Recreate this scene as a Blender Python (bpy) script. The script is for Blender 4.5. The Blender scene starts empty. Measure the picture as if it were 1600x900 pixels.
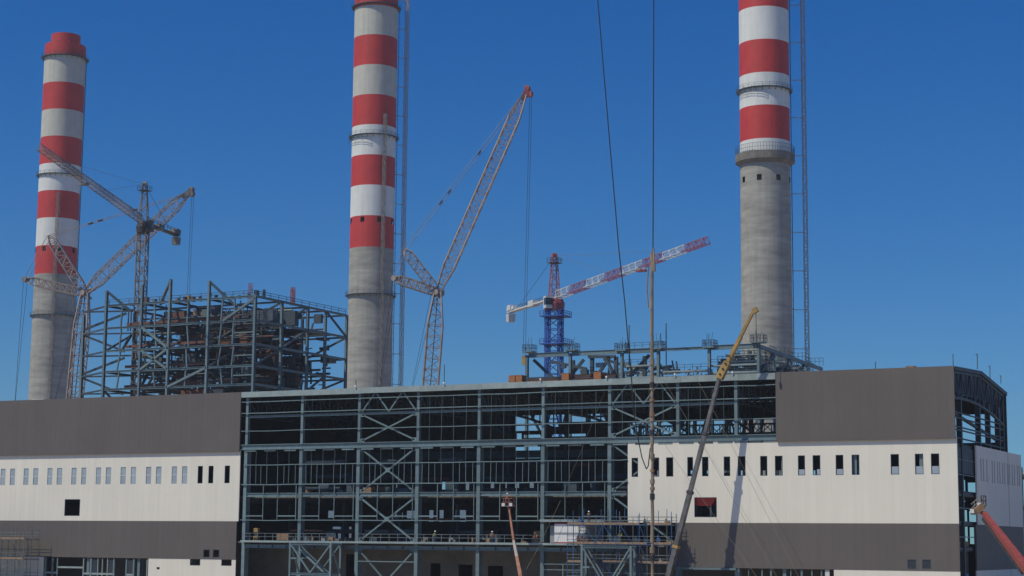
import bpy, math, random
from mathutils import Vector, Matrix
random.seed(7)
R = math.radians
scn = bpy.context.scene
COL = scn.collection

# ------------------------------------------------------------------ camera
# building frame: X along the long facade (facade plane y = 0), Y into the hall, Z up
F = 2818.0; YAW = R(27.4); PITCH = R(8.02); ROLL = 0.009
CAM = Vector((267*math.sin(YAW), -267*math.cos(YAW), 10.0))
CM = Matrix.Rotation(YAW, 3, 'Z') @ Matrix.Rotation(math.pi/2+PITCH, 3, 'X') @ Matrix.Rotation(ROLL, 3, 'Z')
cd = bpy.data.cameras.new('camera'); cam = bpy.data.objects.new('camera', cd); COL.objects.link(cam)
cd.sensor_width = 36; cd.lens = F/1600*36; cd.clip_start = 1; cd.clip_end = 20000
cam.matrix_world = Matrix.Translation(CAM) @ CM.to_4x4()
scn.camera = cam

# ------------------------------------------------------------------ sky, sun, exposure
SUN_EL = R(53)
SUN_DIR = Vector((-0.574, -0.819, 0)).normalized()          # horizontal direction towards the sun
w = bpy.data.worlds.new('World'); scn.world = w; w.use_nodes = True
nt = w.node_tree; nt.nodes.clear()
sky = nt.nodes.new('ShaderNodeTexSky'); sky.sky_type = 'NISHITA'; sky.sun_disc = False
sky.sun_elevation = SUN_EL; sky.sun_rotation = math.atan2(SUN_DIR.x, SUN_DIR.y)
sky.air_density = 1.0; sky.dust_density = 0.5; sky.ozone_density = 2.0; sky.altitude = 0
hs = nt.nodes.new('ShaderNodeHueSaturation'); hs.inputs['Saturation'].default_value = 1.55; hs.inputs['Value'].default_value = 0.84
bg = nt.nodes.new('ShaderNodeBackground'); bg.inputs['Strength'].default_value = 0.085
wo = nt.nodes.new('ShaderNodeOutputWorld')
tc_ = nt.nodes.new('ShaderNodeTexCoord'); va = nt.nodes.new('ShaderNodeVectorMath'); va.operation = 'ADD'; va.inputs[1].default_value = (0, 0, 0.03)
vn = nt.nodes.new('ShaderNodeVectorMath'); vn.operation = 'NORMALIZE'       # clear dry air: little whitening at the horizon
nt.links.new(tc_.outputs['Generated'], va.inputs[0]); nt.links.new(va.outputs[0], vn.inputs[0]); nt.links.new(vn.outputs[0], sky.inputs['Vector'])
mm = nt.nodes.new('ShaderNodeMix'); mm.data_type = 'RGBA'; mm.blend_type = 'MULTIPLY'; mm.inputs['Factor'].default_value = 1; mm.inputs[7].default_value = (0.42, 0.88, 1.23, 1)
nt.links.new(sky.outputs[0], hs.inputs['Color']); nt.links.new(hs.outputs[0], mm.inputs[6]); nt.links.new(mm.outputs[2], bg.inputs[0]); nt.links.new(bg.outputs[0], wo.inputs[0])
sl = bpy.data.lights.new('sun', 'SUN'); sl.energy = 3.15; sl.angle = R(0.5); sl.color = (1.0, 0.925, 0.72)
so = bpy.data.objects.new('sun', sl); COL.objects.link(so)
sv = Vector((SUN_DIR.x*math.cos(SUN_EL), SUN_DIR.y*math.cos(SUN_EL), math.sin(SUN_EL)))
so.rotation_euler = sv.to_track_quat('Z', 'Y').to_euler(); so.location = (0, -100, 200)
scn.view_settings.view_transform = 'Standard'; scn.view_settings.look = 'None'
scn.view_settings.exposure = 0.0; scn.view_settings.gamma = 1.0

# ------------------------------------------------------------------ placing helpers (photo measurement -> metres)
def ray(x, y): return CM @ Vector(((x-800)/F, (450-y)/F, -1))
def onY(x, y, Y=0.0): d = ray(x, y); return CAM + d*((Y-CAM.y)/d.y)
def onX(x, y, X): d = ray(x, y); return CAM + d*((X-CAM.x)/d.x)
HF = Vector((-math.sin(YAW), math.cos(YAW), 0))
def onD(x, y, D): d = ray(x, y); return CAM + d*(D/d.dot(HF))
def onZ(x, y, z): d = ray(x, y); return CAM + d*((z-CAM.z)/d.z)

# ------------------------------------------------------------------ materials
def mat(name, col, rough=0.7, metal=0.0, var=0.12, scale=0.6, stretch=(1,1,1), col2=None, panel=0.0, streak=0.0, bump=0.0, ov=0.0, lift=0.0):
    m = bpy.data.materials.new(name); m.use_nodes = True
    t = m.node_tree; n = t.nodes; L = t.links
    b = n['Principled BSDF']; b.inputs['Roughness'].default_value = rough; b.inputs['Metallic'].default_value = metal
    tc = n.new('ShaderNodeTexCoord'); mp = n.new('ShaderNodeMapping'); mp.inputs['Scale'].default_value = stretch
    L.new(tc.outputs['Object'], mp.inputs[0])
    nz = n.new('ShaderNodeTexNoise'); nz.inputs['Scale'].default_value = scale; nz.inputs['Detail'].default_value = 6; nz.inputs['Roughness'].default_value = 0.6
    L.new(mp.outputs[0], nz.inputs['Vector'])
    cr = n.new('ShaderNodeValToRGB')
    c = Vector(col); c2 = Vector(col2) if col2 else c*(1-2*var)
    e = cr.color_ramp.elements
    e[0].position = 0.3; e[0].color = (*c2, 1)
    e[1].position = 0.7; e[1].color = (*(c*(1+var) if not col2 else c), 1)
    L.new(nz.outputs['Fac'], cr.inputs[0])
    out = cr.outputs[0]
    def mul(out, fac_socket, lo, hi):
        mr = n.new('ShaderNodeMapRange'); mr.inputs['To Min'].default_value = lo; mr.inputs['To Max'].default_value = hi
        L.new(fac_socket, mr.inputs['Value'])
        mx = n.new('ShaderNodeMix'); mx.data_type = 'RGBA'; mx.blend_type = 'MULTIPLY'; mx.inputs['Factor'].default_value = 1
        L.new(out, mx.inputs[6]); L.new(mr.outputs[0], mx.inputs[7])
        return mx.outputs[2]
    if ov:                                                   # every member a little different: primer batch, dust, rust
        oi = n.new('ShaderNodeObjectInfo'); out = mul(out, oi.outputs['Random'], 1-ov, 1+ov*0.6)
        n3 = n.new('ShaderNodeTexNoise'); n3.inputs['Scale'].default_value = 0.35; n3.inputs['Detail'].default_value = 8; n3.inputs['Roughness'].default_value = 0.7
        L.new(tc.outputs['Object'], n3.inputs['Vector'])
        r3 = n.new('ShaderNodeMapRange'); r3.inputs['From Min'].default_value = 0.57; r3.inputs['From Max'].default_value = 0.72; r3.inputs['To Max'].default_value = 0.55
        L.new(n3.outputs['Fac'], r3.inputs['Value'])
        x3 = n.new('ShaderNodeMix'); x3.data_type = 'RGBA'; x3.inputs[7].default_value = (c.x*.75+.02, c.y*.5+.012, c.z*.4+.01, 1)
        L.new(r3.outputs[0], x3.inputs['Factor']); L.new(out, x3.inputs[6]); out = x3.outputs[2]
    if panel:                                                # each cladding sheet has a slightly different tone
        sx = n.new('ShaderNodeSeparateXYZ'); L.new(tc.outputs['Object'], sx.inputs[0])
        ad = n.new('ShaderNodeMath'); ad.operation = 'ADD'; L.new(sx.outputs[0], ad.inputs[0]); L.new(sx.outputs[1], ad.inputs[1])
        dv = n.new('ShaderNodeMath'); dv.operation = 'DIVIDE'; dv.inputs[1].default_value = 1.06; L.new(ad.outputs[0], dv.inputs[0])
        fl = n.new('ShaderNodeMath'); fl.operation = 'FLOOR'; L.new(dv.outputs[0], fl.inputs[0])
        wn = n.new('ShaderNodeTexWhiteNoise'); wn.noise_dimensions = '1D'; L.new(fl.outputs[0], wn.inputs['W'])
        out = mul(out, wn.outputs['Value'], 1-panel, 1+panel*0.4)
    if lift:                                                 # poured lifts: each ring of concrete has its own tone
        s5 = n.new('ShaderNodeSeparateXYZ'); L.new(tc.outputs['Object'], s5.inputs[0])
        n5 = n.new('ShaderNodeTexNoise'); n5.inputs['Scale'].default_value = 0.25; L.new(tc.outputs['Object'], n5.inputs['Vector'])
        a5 = n.new('ShaderNodeMath'); a5.operation = 'MULTIPLY_ADD'; a5.inputs[1].default_value = 0.8; L.new(n5.outputs['Fac'], a5.inputs[0]); L.new(s5.outputs[2], a5.inputs[2])
        d5 = n.new('ShaderNodeMath'); d5.operation = 'DIVIDE'; d5.inputs[1].default_value = 2.8; L.new(a5.outputs[0], d5.inputs[0])
        f5 = n.new('ShaderNodeMath'); f5.operation = 'FLOOR'; L.new(d5.outputs[0], f5.inputs[0])
        w5 = n.new('ShaderNodeTexWhiteNoise'); w5.noise_dimensions = '1D'; L.new(f5.outputs[0], w5.inputs['W'])
        out = mul(out, w5.outputs['Value'], 1-lift, 1+lift*0.3)
    if streak:
        m2 = n.new('ShaderNodeMapping'); m2.inputs['Scale'].default_value = (1.2, 1.2, 0.06); L.new(tc.outputs['Object'], m2.inputs[0])
        n2 = n.new('ShaderNodeTexNoise'); n2.inputs['Scale'].default_value = 1.0; n2.inputs['Detail'].default_value = 5; L.new(m2.outputs[0], n2.inputs['Vector'])
        out = mul(out, n2.outputs['Fac'], 1-streak, 1+streak*0.5)
    L.new(out, b.inputs['Base Color'])
    if bump:
        bp = n.new('ShaderNodeBump'); bp.inputs['Strength'].default_value = bump; bp.inputs['Distance'].default_value = 0.05
        L.new(nz.outputs['Fac'], bp.inputs['Height']); L.new(bp.outputs[0], b.inputs['Normal'])
    return m
M = {}
M['white_clad'] = mat('white_cladding', (0.80, 0.76, 0.675), 0.55, 0, 0.025, 0.09, panel=0.025, streak=0.09)
M['grey_clad'] = mat('grey_cladding', (0.126, 0.110, 0.103), 0.6, 0, 0.05, 0.1, panel=0.03, streak=0.10)
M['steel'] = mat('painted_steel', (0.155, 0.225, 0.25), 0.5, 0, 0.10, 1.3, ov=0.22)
M['steel_pale'] = mat('galvanised_steel', (0.30, 0.37, 0.38), 0.55, 0.0, 0.10, 0.9, ov=0.12)
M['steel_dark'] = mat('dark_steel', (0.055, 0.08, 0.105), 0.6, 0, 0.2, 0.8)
M['steel_mid'] = mat('shade_dark_steel', (0.065, 0.09, 0.115), 0.6, 0, 0.2, 0.8, ov=0.35)  # steel for inner members, colour darkened for the shade inside the frames
M['navy_steel'] = mat('navy_primer', (0.04, 0.055, 0.09), 0.7, 0, 0.2, 0.8)
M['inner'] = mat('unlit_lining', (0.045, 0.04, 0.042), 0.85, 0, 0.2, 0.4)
M['roof_under'] = mat('roof_sheeting', (0.10, 0.09, 0.085), 0.7, 0.2, 0.12, 0.6, stretch=(4, .2, 1))
M['rust'] = mat('rusty_primer', (0.21, 0.075, 0.042), 0.8, 0, 0.3, 0.7, col2=(0.07, 0.045, 0.045))
M['tan'] = mat('tan_board', (0.33, 0.20, 0.11), 0.8, 0, 0.2, 1.0)
M['concrete'] = mat('chimney_concrete', (0.465, 0.448, 0.405), 0.9, 0, 0.10, 0.5, stretch=(0.25, 0.25, 1.1), col2=(0.275, 0.268, 0.25), streak=0.25, bump=0.2, lift=0.16)
M['stained'] = mat('stained_concrete', (0.21, 0.195, 0.175), 0.9, 0, 0.2, 0.4, streak=0.3)
M['floor_conc'] = mat('floor_concrete', (0.16, 0.155, 0.15), 0.9, 0, 0.15, 0.4)
M['red_paint'] = mat('red_paint', (0.55, 0.034, 0.030), 0.6, 0, 0.07, 0.25, streak=0.24)
M['white_paint'] = mat('white_paint', (0.74, 0.75, 0.73), 0.6, 0, 0.04, 0.25, streak=0.2)
M['dirty_white_paint'] = mat('weathered_white_paint', (0.55, 0.54, 0.48), 0.7, 0, 0.05, 0.3, streak=0.28)
M['crane_red'] = mat('crane_red', (0.36, 0.085, 0.09), 0.5, 0, 0.1, 1)
M['crane_white'] = mat('crane_white', (0.62, 0.63, 0.64), 0.5, 0, 0.06, 1)
M['crane_blue'] = mat('crane_blue', (0.03, 0.10, 0.42), 0.5, 0, 0.1, 1)
M['crane_grey'] = mat('crane_grey', (0.22, 0.20, 0.195), 0.6, 0.1, 0.2, 0.6)
M['crane_tan'] = mat('crane_rosy_grey', (0.36, 0.30, 0.28), 0.6, 0, 0.15, 0.6)
M['crane_dark'] = mat('crane_dark', (0.05, 0.048, 0.055), 0.6, 0.2, 0.2, 0.8)
M['yellow'] = mat('crane_yellow', (0.40, 0.255, 0.08), 0.6, 0, 0.18, 0.9, streak=0.35)
M['boom_grey'] = mat('boom_grey', (0.16, 0.152, 0.15), 0.4, 0.2, 0.25, 0.9, streak=0.35)
M['orange'] = mat('lift_orange', (0.33, 0.115, 0.07), 0.6, 0, 0.25, 1.2, streak=0.35)
M['lift_red'] = mat('lift_red', (0.34, 0.065, 0.05), 0.6, 0, 0.14, 0.9, streak=0.3)
M['rubber'] = mat('rubber', (0.02, 0.02, 0.02), 0.9, 0, 0.1, 1)
M['cable'] = mat('wire_rope', (0.035, 0.03, 0.03), 0.7, 0.2, 0.1, 1)
M['rope'] = mat('fibre_rope', (0.22, 0.19, 0.16), 0.9, 0, 0.1, 1)
M['pole'] = mat('weathered_pole', (0.36, 0.29, 0.21), 0.8, 0, 0.25, 1.6, stretch=(1, 1, 0.5), col2=(0.15, 0.115, 0.09))
M['crate'] = mat('crate_timber', (0.42, 0.17, 0.07), 0.8, 0, 0.15, 1.5)
M['scaf_blue'] = mat('scaffold_blue', (0.04, 0.13, 0.33), 0.55, 0.0, 0.2, 1)
M['scaf_grey'] = mat('scaffold_grey', (0.20, 0.235, 0.25), 0.5, 0.3, 0.2, 1)
M['plank'] = mat('scaffold_plank', (0.30, 0.21, 0.14), 0.85, 0, 0.2, 1.5)
M['cont_white'] = mat('container_white', (0.80, 0.80, 0.80), 0.5, 0, 0.03, 0.5, streak=0.08)
M['cont_grey'] = mat('container_grey', (0.28, 0.29, 0.31), 0.5, 0, 0.05, 0.5)
M['pane'] = mat('film_covered_glass', (0.36, 0.42, 0.50), 0.12, 0, 0.10, 0.35)
M['darkglass'] = mat('dark_glass', (0.03, 0.04, 0.06), 0.08, 0, 0.1, 0.35)
M['ground'] = mat('site_earth', (0.42, 0.34, 0.26), 0.95, 0, 0.2, 0.02)
M['hivis'] = mat('hi_vis_yellow', (0.55, 0.62, 0.12), 0.8, 0, 0.05, 2)
M['hivis_orange'] = mat('hi_vis_orange', (0.65, 0.22, 0.06), 0.8, 0, 0.05, 2)
M['navy'] = mat('navy_workwear', (0.03, 0.05, 0.12), 0.9, 0, 0.1, 2)
M['skin'] = mat('skin', (0.20, 0.11, 0.07), 0.6, 0, 0.05, 2)
M['red_machine'] = mat('red_machine_paint', (0.50, 0.045, 0.05), 0.5, 0, 0.1, 0.5)  # plain red paint of the machine behind the square opening

fm = bpy.data.materials.new('translucent_film'); fm.use_nodes = True; M['film'] = fm
_b = fm.node_tree.nodes['Principled BSDF']; fm.node_tree.nodes.remove(_b)
_t = fm.node_tree.nodes.new('ShaderNodeBsdfTranslucent'); _t.inputs[0].default_value = (0.85, 0.85, 0.88, 1)
_tr = fm.node_tree.nodes.new('ShaderNodeBsdfTransparent'); _mx = fm.node_tree.nodes.new('ShaderNodeMixShader'); _mx.inputs[0].default_value = 0.45
_t.inputs[0].default_value = (0.95, 0.95, 0.97, 1)
fm.node_tree.links.new(_t.outputs[0], _mx.inputs[1]); fm.node_tree.links.new(_tr.outputs[0], _mx.inputs[2])
fm.node_tree.links.new(_mx.outputs[0], fm.node_tree.nodes['Material Output'].inputs['Surface'])
# ------------------------------------------------------------------ mesh builder
ORG = {}
def org(o): return ORG.get(o.name, Vector((0, 0, 0))) if o else Vector((0, 0, 0))
def tag(o, label=None, cat=None, group=None, kind=None):
    if label: o['label'] = label
    if cat: o['category'] = cat
    if group: o['group'] = group
    if kind: o['kind'] = kind
    return o
def thing(name, label, cat, loc, group=None):
    o = bpy.data.objects.new(name, None); COL.objects.link(o); o.location = loc; o.empty_display_size = 0.5
    ORG[o.name] = Vector(loc)
    return tag(o, label, cat, group)
class MB:
    def __init__(s): s.v = []; s.f = []
    def poly(s, vs, fs):
        k = len(s.v); s.v += [Vector(a) for a in vs]; s.f += [[i+k for i in q] for q in fs]; return s
    def box(s, x0, x1, y0, y1, z0, z1):
        return s.poly([(x0,y0,z0),(x1,y0,z0),(x1,y1,z0),(x0,y1,z0),(x0,y0,z1),(x1,y0,z1),(x1,y1,z1),(x0,y1,z1)],
                      [(0,3,2,1),(4,5,6,7),(0,1,5,4),(1,2,6,5),(2,3,7,6),(3,0,4,7)])
    def frame(s, p, q, side=None):
        p = Vector(p); q = Vector(q); d = (q-p).normalized()
        if side is None: side = Vector((1,0,0)) if abs(d.z) > 0.9 else Vector((0,0,1))
        a = (Vector(side) - d*d.dot(Vector(side))).normalized(); b = d.cross(a)
        return p, q, a, b
    def bar(s, p, q, wa, wb=None, side=None, wa2=None, wb2=None):      # wa across 'side', wb across the other axis
        wb = wb or wa; wa2 = wa2 or wa; wb2 = wb2 or wb
        p, q, a, b = s.frame(p, q, side)
        vs = [c + a*i*x/2 + b*j*y/2 for c, x, y in ((p,wa,wb),(q,wa2,wb2)) for i, j in ((-1,-1),(1,-1),(1,1),(-1,1))]
        return s.poly(vs, [(0,1,2,3)[::-1],(4,5,6,7),(0,1,5,4),(1,2,6,5),(2,3,7,6),(3,0,4,7)])
    def ibeam(s, p, q, h, wd, t=0.05, side=None):                      # web along 'side' (height h), flanges of width wd
        p, q, a, b = s.frame(p, q, side)
        for o_ in (-1, 1):
            c = a*o_*(h-t)/2
            s.bar(p+c, q+c, t, wd, side=a)
        return s.bar(p, q, h-2*t, t, side=a)
    def tube(s, p, q, r, n=6, r2=None, cap=True):
        r2 = r if r2 is None else r2
        p, q, a, b = s.frame(p, q)
        vs = []
        for c, rr in ((p, r), (q, r2)):
            for i in range(n):
                t = 2*math.pi*i/n; vs.append(c + a*math.cos(t)*rr + b*math.sin(t)*rr)
        fs = [(i, (i+1) % n, n+(i+1) % n, n+i) for i in range(n)]
        if cap: fs += [tuple(range(n))[::-1], tuple(range(n, 2*n))]
        return s.poly(vs, fs)
    def path(s, pts, r, n=5):
        for a, b in zip(pts[:-1], pts[1:]): s.tube(a, b, r, n)
        return s
    def lathe(s, cx, cy, prof, n=64, skip=(), close=False):
        vs = [(cx+r*math.cos(2*math.pi*i/n), cy+r*math.sin(2*math.pi*i/n), z) for r, z in prof for i in range(n)]
        k = len(prof); fs = []
        for j in range(k if close else k-1):
            j2 = (j+1) % k
            for i in range(n):
                if (j, i) in skip: continue
                i2 = (i+1) % n
                fs.append((j*n+i, j*n+i2, j2*n+i2, j2*n+i))
        return s.poly(vs, fs)
    def lattice(s, p, q, w0, w1, n, rc, rd, side=None, wm=None, tri=False):
        # square (or triangular) lattice boom: chords plus zig-zag lacing; wm = full width with tapered ends w0, w1
        p, q, a, b = s.frame(p, q, side)
        def wid(t):
            if wm is None: return w0 + (w1-w0)*t
            if t < 0.12: return w0 + (wm-w0)*t/0.12
            if t > 0.88: return w1 + (wm-w1)*(1-t)/0.12
            return wm
        cs = [(-.5,-.5),(.5,-.5),(.5,.5),(-.5,.5)] if not tri else [(-.5,-.5),(-.5,.5),(.5,0)]
        P = [[p.lerp(q, k/n) + a*wid(k/n)*i + b*wid(k/n)*j for i, j in cs] for k in range(n+1)]
        m = len(cs)
        for k in range(n):
            for c in range(m):
                s.bar(P[k][c], P[k+1][c], rc*2)
                d = (c+1) % m
                if k % 2: s.bar(P[k][c], P[k+1][d], rd*2)
                else: s.bar(P[k][d], P[k+1][c], rd*2)
                s.bar(P[k+1][c], P[k+1][d], rd*2)
        return s
    def rail(s, pts, h=1.1, r=0.035, step=2.0):
        for a, b in zip(pts[:-1], pts[1:]):
            a = Vector(a); b = Vector(b); n = max(1, round((b-a).length/step))
            for hh in (h, h*0.55): s.bar(a+Vector((0,0,hh)), b+Vector((0,0,hh)), r*2)
            for k in range(n+1):
                c = a.lerp(b, k/n); s.bar(c, c+Vector((0,0,h)), r*2)
        return s
    def build(s, name, m, parent=None, label=None, smooth=False, kind=None, loc=None):
        o0 = org(parent) if loc is None else Vector(loc)
        me = bpy.data.meshes.new(name)
        me.from_pydata([tuple(a-o0) for a in s.v], [], s.f); me.update()
        me.materials.append(M[m] if isinstance(m, str) else m)
        if smooth:
            for pgn in me.polygons: pgn.use_smooth = True
        o = bpy.data.objects.new(name, me); COL.objects.link(o)
        if parent: o.parent = parent; ORG[o.name] = o0
        elif loc is not None: o.location = loc; ORG[o.name] = o0
        if label: o['label'] = label
        if kind: o['kind'] = kind
        return o
def piece(name, me, parent, loc):
    o = bpy.data.objects.new(name, me); COL.objects.link(o); o.parent = parent; o.location = Vector(loc)
    return o
def V(*a): return Vector(a)
def rnd(a, b): return random.uniform(a, b)

# ------------------------------------------------------------------ ground
g = MB().poly([(-3000,-3000,0),(3000,-3000,0),(3000,3000,0),(-3000,3000,0)], [(0,1,2,3)]).build('ground', 'ground')
tag(g, 'bare brown earth of the building site', None, None, 'structure')

# ------------------------------------------------------------------ turbine hall
hall = thing('turbine_hall', 'long grey and white clad power station hall with its steel frame still open', 'building', (0,0,0))
XL, XR = -135.0, 65.75
Z_TOP, Z_GB, Z_WB, Z_DB = 33.45, 24.05, 12.9, 6.85       # band edges of the cladding
def wall(axis, fixed, a0, a1, z0, z1, holes, th=0.25, ribs=True, step=1.06):
    """clad wall in the plane axis=fixed with real openings; holes = (a0,a1,z0,z1)."""
    mb = MB()
    hs_ = [h for h in holes if h[1] > a0 and h[0] < a1 and h[3] > z0 and h[2] < z1]
    A = sorted(set([a0, a1] + [min(max(x, a0), a1) for h in hs_ for x in h[:2]]))
    Zs = sorted(set([z0, z1] + [min(max(x, z0), z1) for h in hs_ for x in h[2:]]))
    s = -1 if axis == 'y' else 1
    def put(x0, x1, u0, u1, d0, d1):
        lo, hi = sorted((fixed+s*d0, fixed+s*d1))
        if axis == 'y': mb.box(x0, x1, lo, hi, u0, u1)
        else: mb.box(lo, hi, x0, x1, u0, u1)
    for i in range(len(A)-1):
        run = None
        for j in range(len(Zs)-1):
            ca, cz = (A[i]+A[i+1])/2, (Zs[j]+Zs[j+1])/2
            solid = not any(h[0] < ca < h[1] and h[2] < cz < h[3] for h in hs_)
            if solid: run = [Zs[j], Zs[j+1]] if run is None else [run[0], Zs[j+1]]
            if (not solid or j == len(Zs)-2) and run:
                put(A[i], A[i+1], run[0], run[1], -th, 0); run = None
    if ribs:                                                   # sheet joints: standing seams
        x = math.ceil(a0/step)*step
        while x < a1-0.05:
            blk = sorted((h[2], h[3]) for h in hs_ if h[0]-.05 < x < h[1]+.05)
            z = z0
            for b0, b1 in blk + [(z1, z1)]:
                if min(b0, z1) - z > 0.1: put(x-0.03, x+0.03, z+0.003, min(b0, z1)-0.003, -0.01, 0.007)
                z = max(z, b1)
            x += step
    return mb
# measured openings (photo px on the facade plane)
def hole(x0, y0, x1, y1, Y=0.0):
    a = onY(x0, (y0+y1)/2, Y); b = onY(x1, (y0+y1)/2, Y); c = (x0+x1)/2
    return (a.x, b.x, onY(c, y1, Y).z, onY(c, y0, Y).z)
WR = [(987,997),(1020,1030),(1041,1052),(1074,1083),(1097,1107),(1131,1141),(1153,1165),(1188,1199),(1211,1223),(1247,1258),(1270,1282),(1306,1318),(1331,1343),(1392,1405),(1430,1443),(1455,1468)]
winR = [(onY(a,735).x, onY(b,735).x, 19.35, 22.05) for a, b in WR]
WL = [(3,25),(47,70),(111,134),(156,179),(222,245),(267,291),(335,358),(381,404),(450,473),(496,520),(565,589),(613,637),(684,708),(731,756),(805,829),(853,877),(927,950),(977,1000),(1053,1077)]
winL = [(onY(a/3,745).x, onY(b/3,745).x, 18.95, 21.75) for a, b in WL]
for k in range(6):                                        # the row goes on beyond the frame
    winL.insert(0, (winL[0][0]-(5.3 if k % 2 else 3.1)+0.5, winL[0][1]-(5.3 if k % 2 else 3.1)+0.5, 18.95, 21.75))
bigR = hole(1085,777,1120,808); bigL = hole(101,780,125,806)
smR = [hole(1418,874,1432,889), hole(1441,874,1455,889)]
smL = [hole(318,858.5,328,871), hole(333,858.5,343,871)]
loL = [hole(297,872,313,883.5), hole(346,871.5,362,884), hole(245,886,249.5,889.5)]
doorL = (onY(68,880).x, onY(232,880).x, 0.0, Z_DB-0.004)
XA = onY(376,700).x                                       # right edge of left cladding
XB = onY(1213.5,640).x                                    # left edge of upper right grey band
XC = onY(981,750).x                                       # left edge of right white band
XD = onY(1056,850).x                                      # left edge of right dark band
P_OUT = -0.35
wall('y', P_OUT, XL, XA, Z_GB, Z_TOP, []).build('cladding', 'grey_clad', hall, 'upper grey cladding')
wall('y', P_OUT, XB, XR, Z_GB, Z_TOP+0.05, []).build('cladding', 'grey_clad', hall, 'upper grey cladding by the open gable')
wall('y', -0.02, XL, XA, Z_WB, Z_GB+0.15, winL+[bigL], th=0.15).build('cladding', 'white_clad', hall, 'white cladding with glazed slot windows')
wall('y', -0.02, XC, XR+0.1, Z_WB, Z_GB+0.15, winR+[bigR], th=0.15).build('cladding', 'white_clad', hall, 'white cladding with unglazed slot windows')
wall('y', -0.06, XL, XA-0.3, Z_DB, Z_WB-0.004, smL, th=0.15).build('cladding', 'grey_clad', hall, 'lower grey cladding')
wall('y', -0.06, XD, XR+0.1, Z_DB-0.1, Z_WB-0.004, smR, th=0.15).build('cladding', 'grey_clad', hall, 'lower grey cladding under the crane boom')
wall('y', -0.02, XL, XA-0.3, 0.0, Z_DB-0.004, loL+[doorL], th=0.15).build('cladding', 'white_clad', hall)
XE = onY(1303,895).x
wall('y', -0.02, XE, XR+0.1, 0.0, Z_DB-0.104, [], th=0.15).build('cladding', 'white_clad', hall)
# flashing under the projecting grey bands
for a, b in ((XL, XA), (XB, XR)):
    MB().box(a, b, P_OUT-0.06, -0.2, Z_GB-0.12, Z_GB-0.004).build('flashing', 'grey_clad', hall)
# windows
def window(h, glazed, y=-0.02):
    x0, x1, z0, z1 = h; fr = MB(); t = 0.07; d0, d1 = y-0.01, y+0.13
    fr.box(x0, x0+t, d0, d1, z0, z1); fr.box(x1-t, x1, d0, d1, z0, z1); fr.box(x0+t, x1-t, d0, d1, z0, z0+t); fr.box(x0+t, x1-t, d0, d1, z1-t, z1)
    wobj = fr.build('window', 'steel_pale' if glazed else 'steel_dark', hall)
    if glazed:
        zm = (z0+z1)/2
        MB().box(x0+t, x1-t, y+0.02, y+0.09, zm-0.06, zm+0.06).build('transom', 'crane_white', wobj)
        MB().box(x0+t, x1-t, y+0.05, y+0.07, z0+t, zm-0.06).build('pane', 'pane', wobj)
        MB().box(x0+t, x1-t, y+0.05, y+0.07, zm+0.06, z1-t).build('pane', 'pane', wobj)
    return wobj
for i, h in enumerate(winL): window(h, i < len(winL)-3)
for i, h in enumerate(winR):
    wo_ = window(h, False)
    if i in (9, 10, 11, 13, 14, 15):                     # film panes left standing in the lower half
        MB().box(h[0]+0.07+(0.0 if i % 2 else 0.5*(i < 12)), h[1]-0.07, 0.06, 0.08, h[2]+0.07, h[2]+(1.05 if i > 12 else 0.8)).build('pane', 'pane', wo_)
for h in (bigL, bigR): window(h, False)
for h in smL+smR: window(h, False, -0.06)
for h in smR:
    x0, x1, z0, z1 = h; MB().box(x0+0.07, x1-0.07, 0.0, 0.02, z0+0.07, z1-0.07).build('pane', 'darkglass', hall)
for h in loL: window(h, False)
# red machine seen through the big square opening
mx = (bigR[0]+bigR[1])/2 - 0.3
t = thing('red_hopper', 'red painted machine seen through the square opening of the white wall', 'machine', (mx, 1.4, 9.75))
MB().poly([(mx-2.2,.3,16.5),(mx+1.9,.3,16.5),(mx+1.9,3,16.5),(mx-2.2,3,16.5),(mx-1.5,.6,15.3),(mx+0.9,.6,15.3),(mx+0.9,2.6,15.3),(mx-1.5,2.6,15.3)],
          [(0,1,2,3),(7,6,5,4),(0,4,5,1),(1,5,6,2),(2,6,7,3),(3,7,4,0)]).build('hopper', 'red_machine', t)
for sx in (-1.3, 0.8):
    for yy in (.8, 2.4): MB().box(mx+sx-.12, mx+sx+.12, yy-.12, yy+.12, 9.75, 15.35).build('leg', 'steel_dark', t)

# frame: columns of the open bays
CX = [-47.65, -37.1, -26.5, -15.95, -5.4, 5.25, 15.95, 26.5, 35.2]
for i, x in enumerate(CX):
    top = 32.55
    MB().ibeam((x, 0.62, 0), (x, 0.62, 24.2), 1.1, 0.58, 0.06, side=(0,1,0)).build('column', 'steel', hall)
    MB().ibeam((x, 0.42, 24.2), (x, 0.42, top), 0.62, 0.46, 0.05, side=(0,1,0)).build('column', 'steel', hall)
for x in (41.9, 52.0, 61.0, -58.0, -68.6, -79.2, -89.8):
    MB().ibeam((x, 0.8, 0), (x, 0.8, 32.5), 0.9, 0.5, 0.05, side=(0,1,0)).build('column', 'steel', hall)
x0, x1 = XA+0.05, XB-0.05
# roof fascia, split in lengths
fx = [x0] + [CX[i]+0.6 for i in (1,2,3,4,5,6,7,8)] + [x1]
for a, b in zip(fx[:-1], fx[1:]):
    dz = rnd(-0.03, 0.03)
    MB().box(a+0.01, b-0.01, -0.32, -0.18, 32.58+dz, 33.46+dz).build('fascia', 'steel_pale', hall)
    MB().box(a+0.02, b-0.02, -0.18, 0.25, 33.32+dz, 33.44+dz).build('gutter', 'steel_pale', hall)
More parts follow.
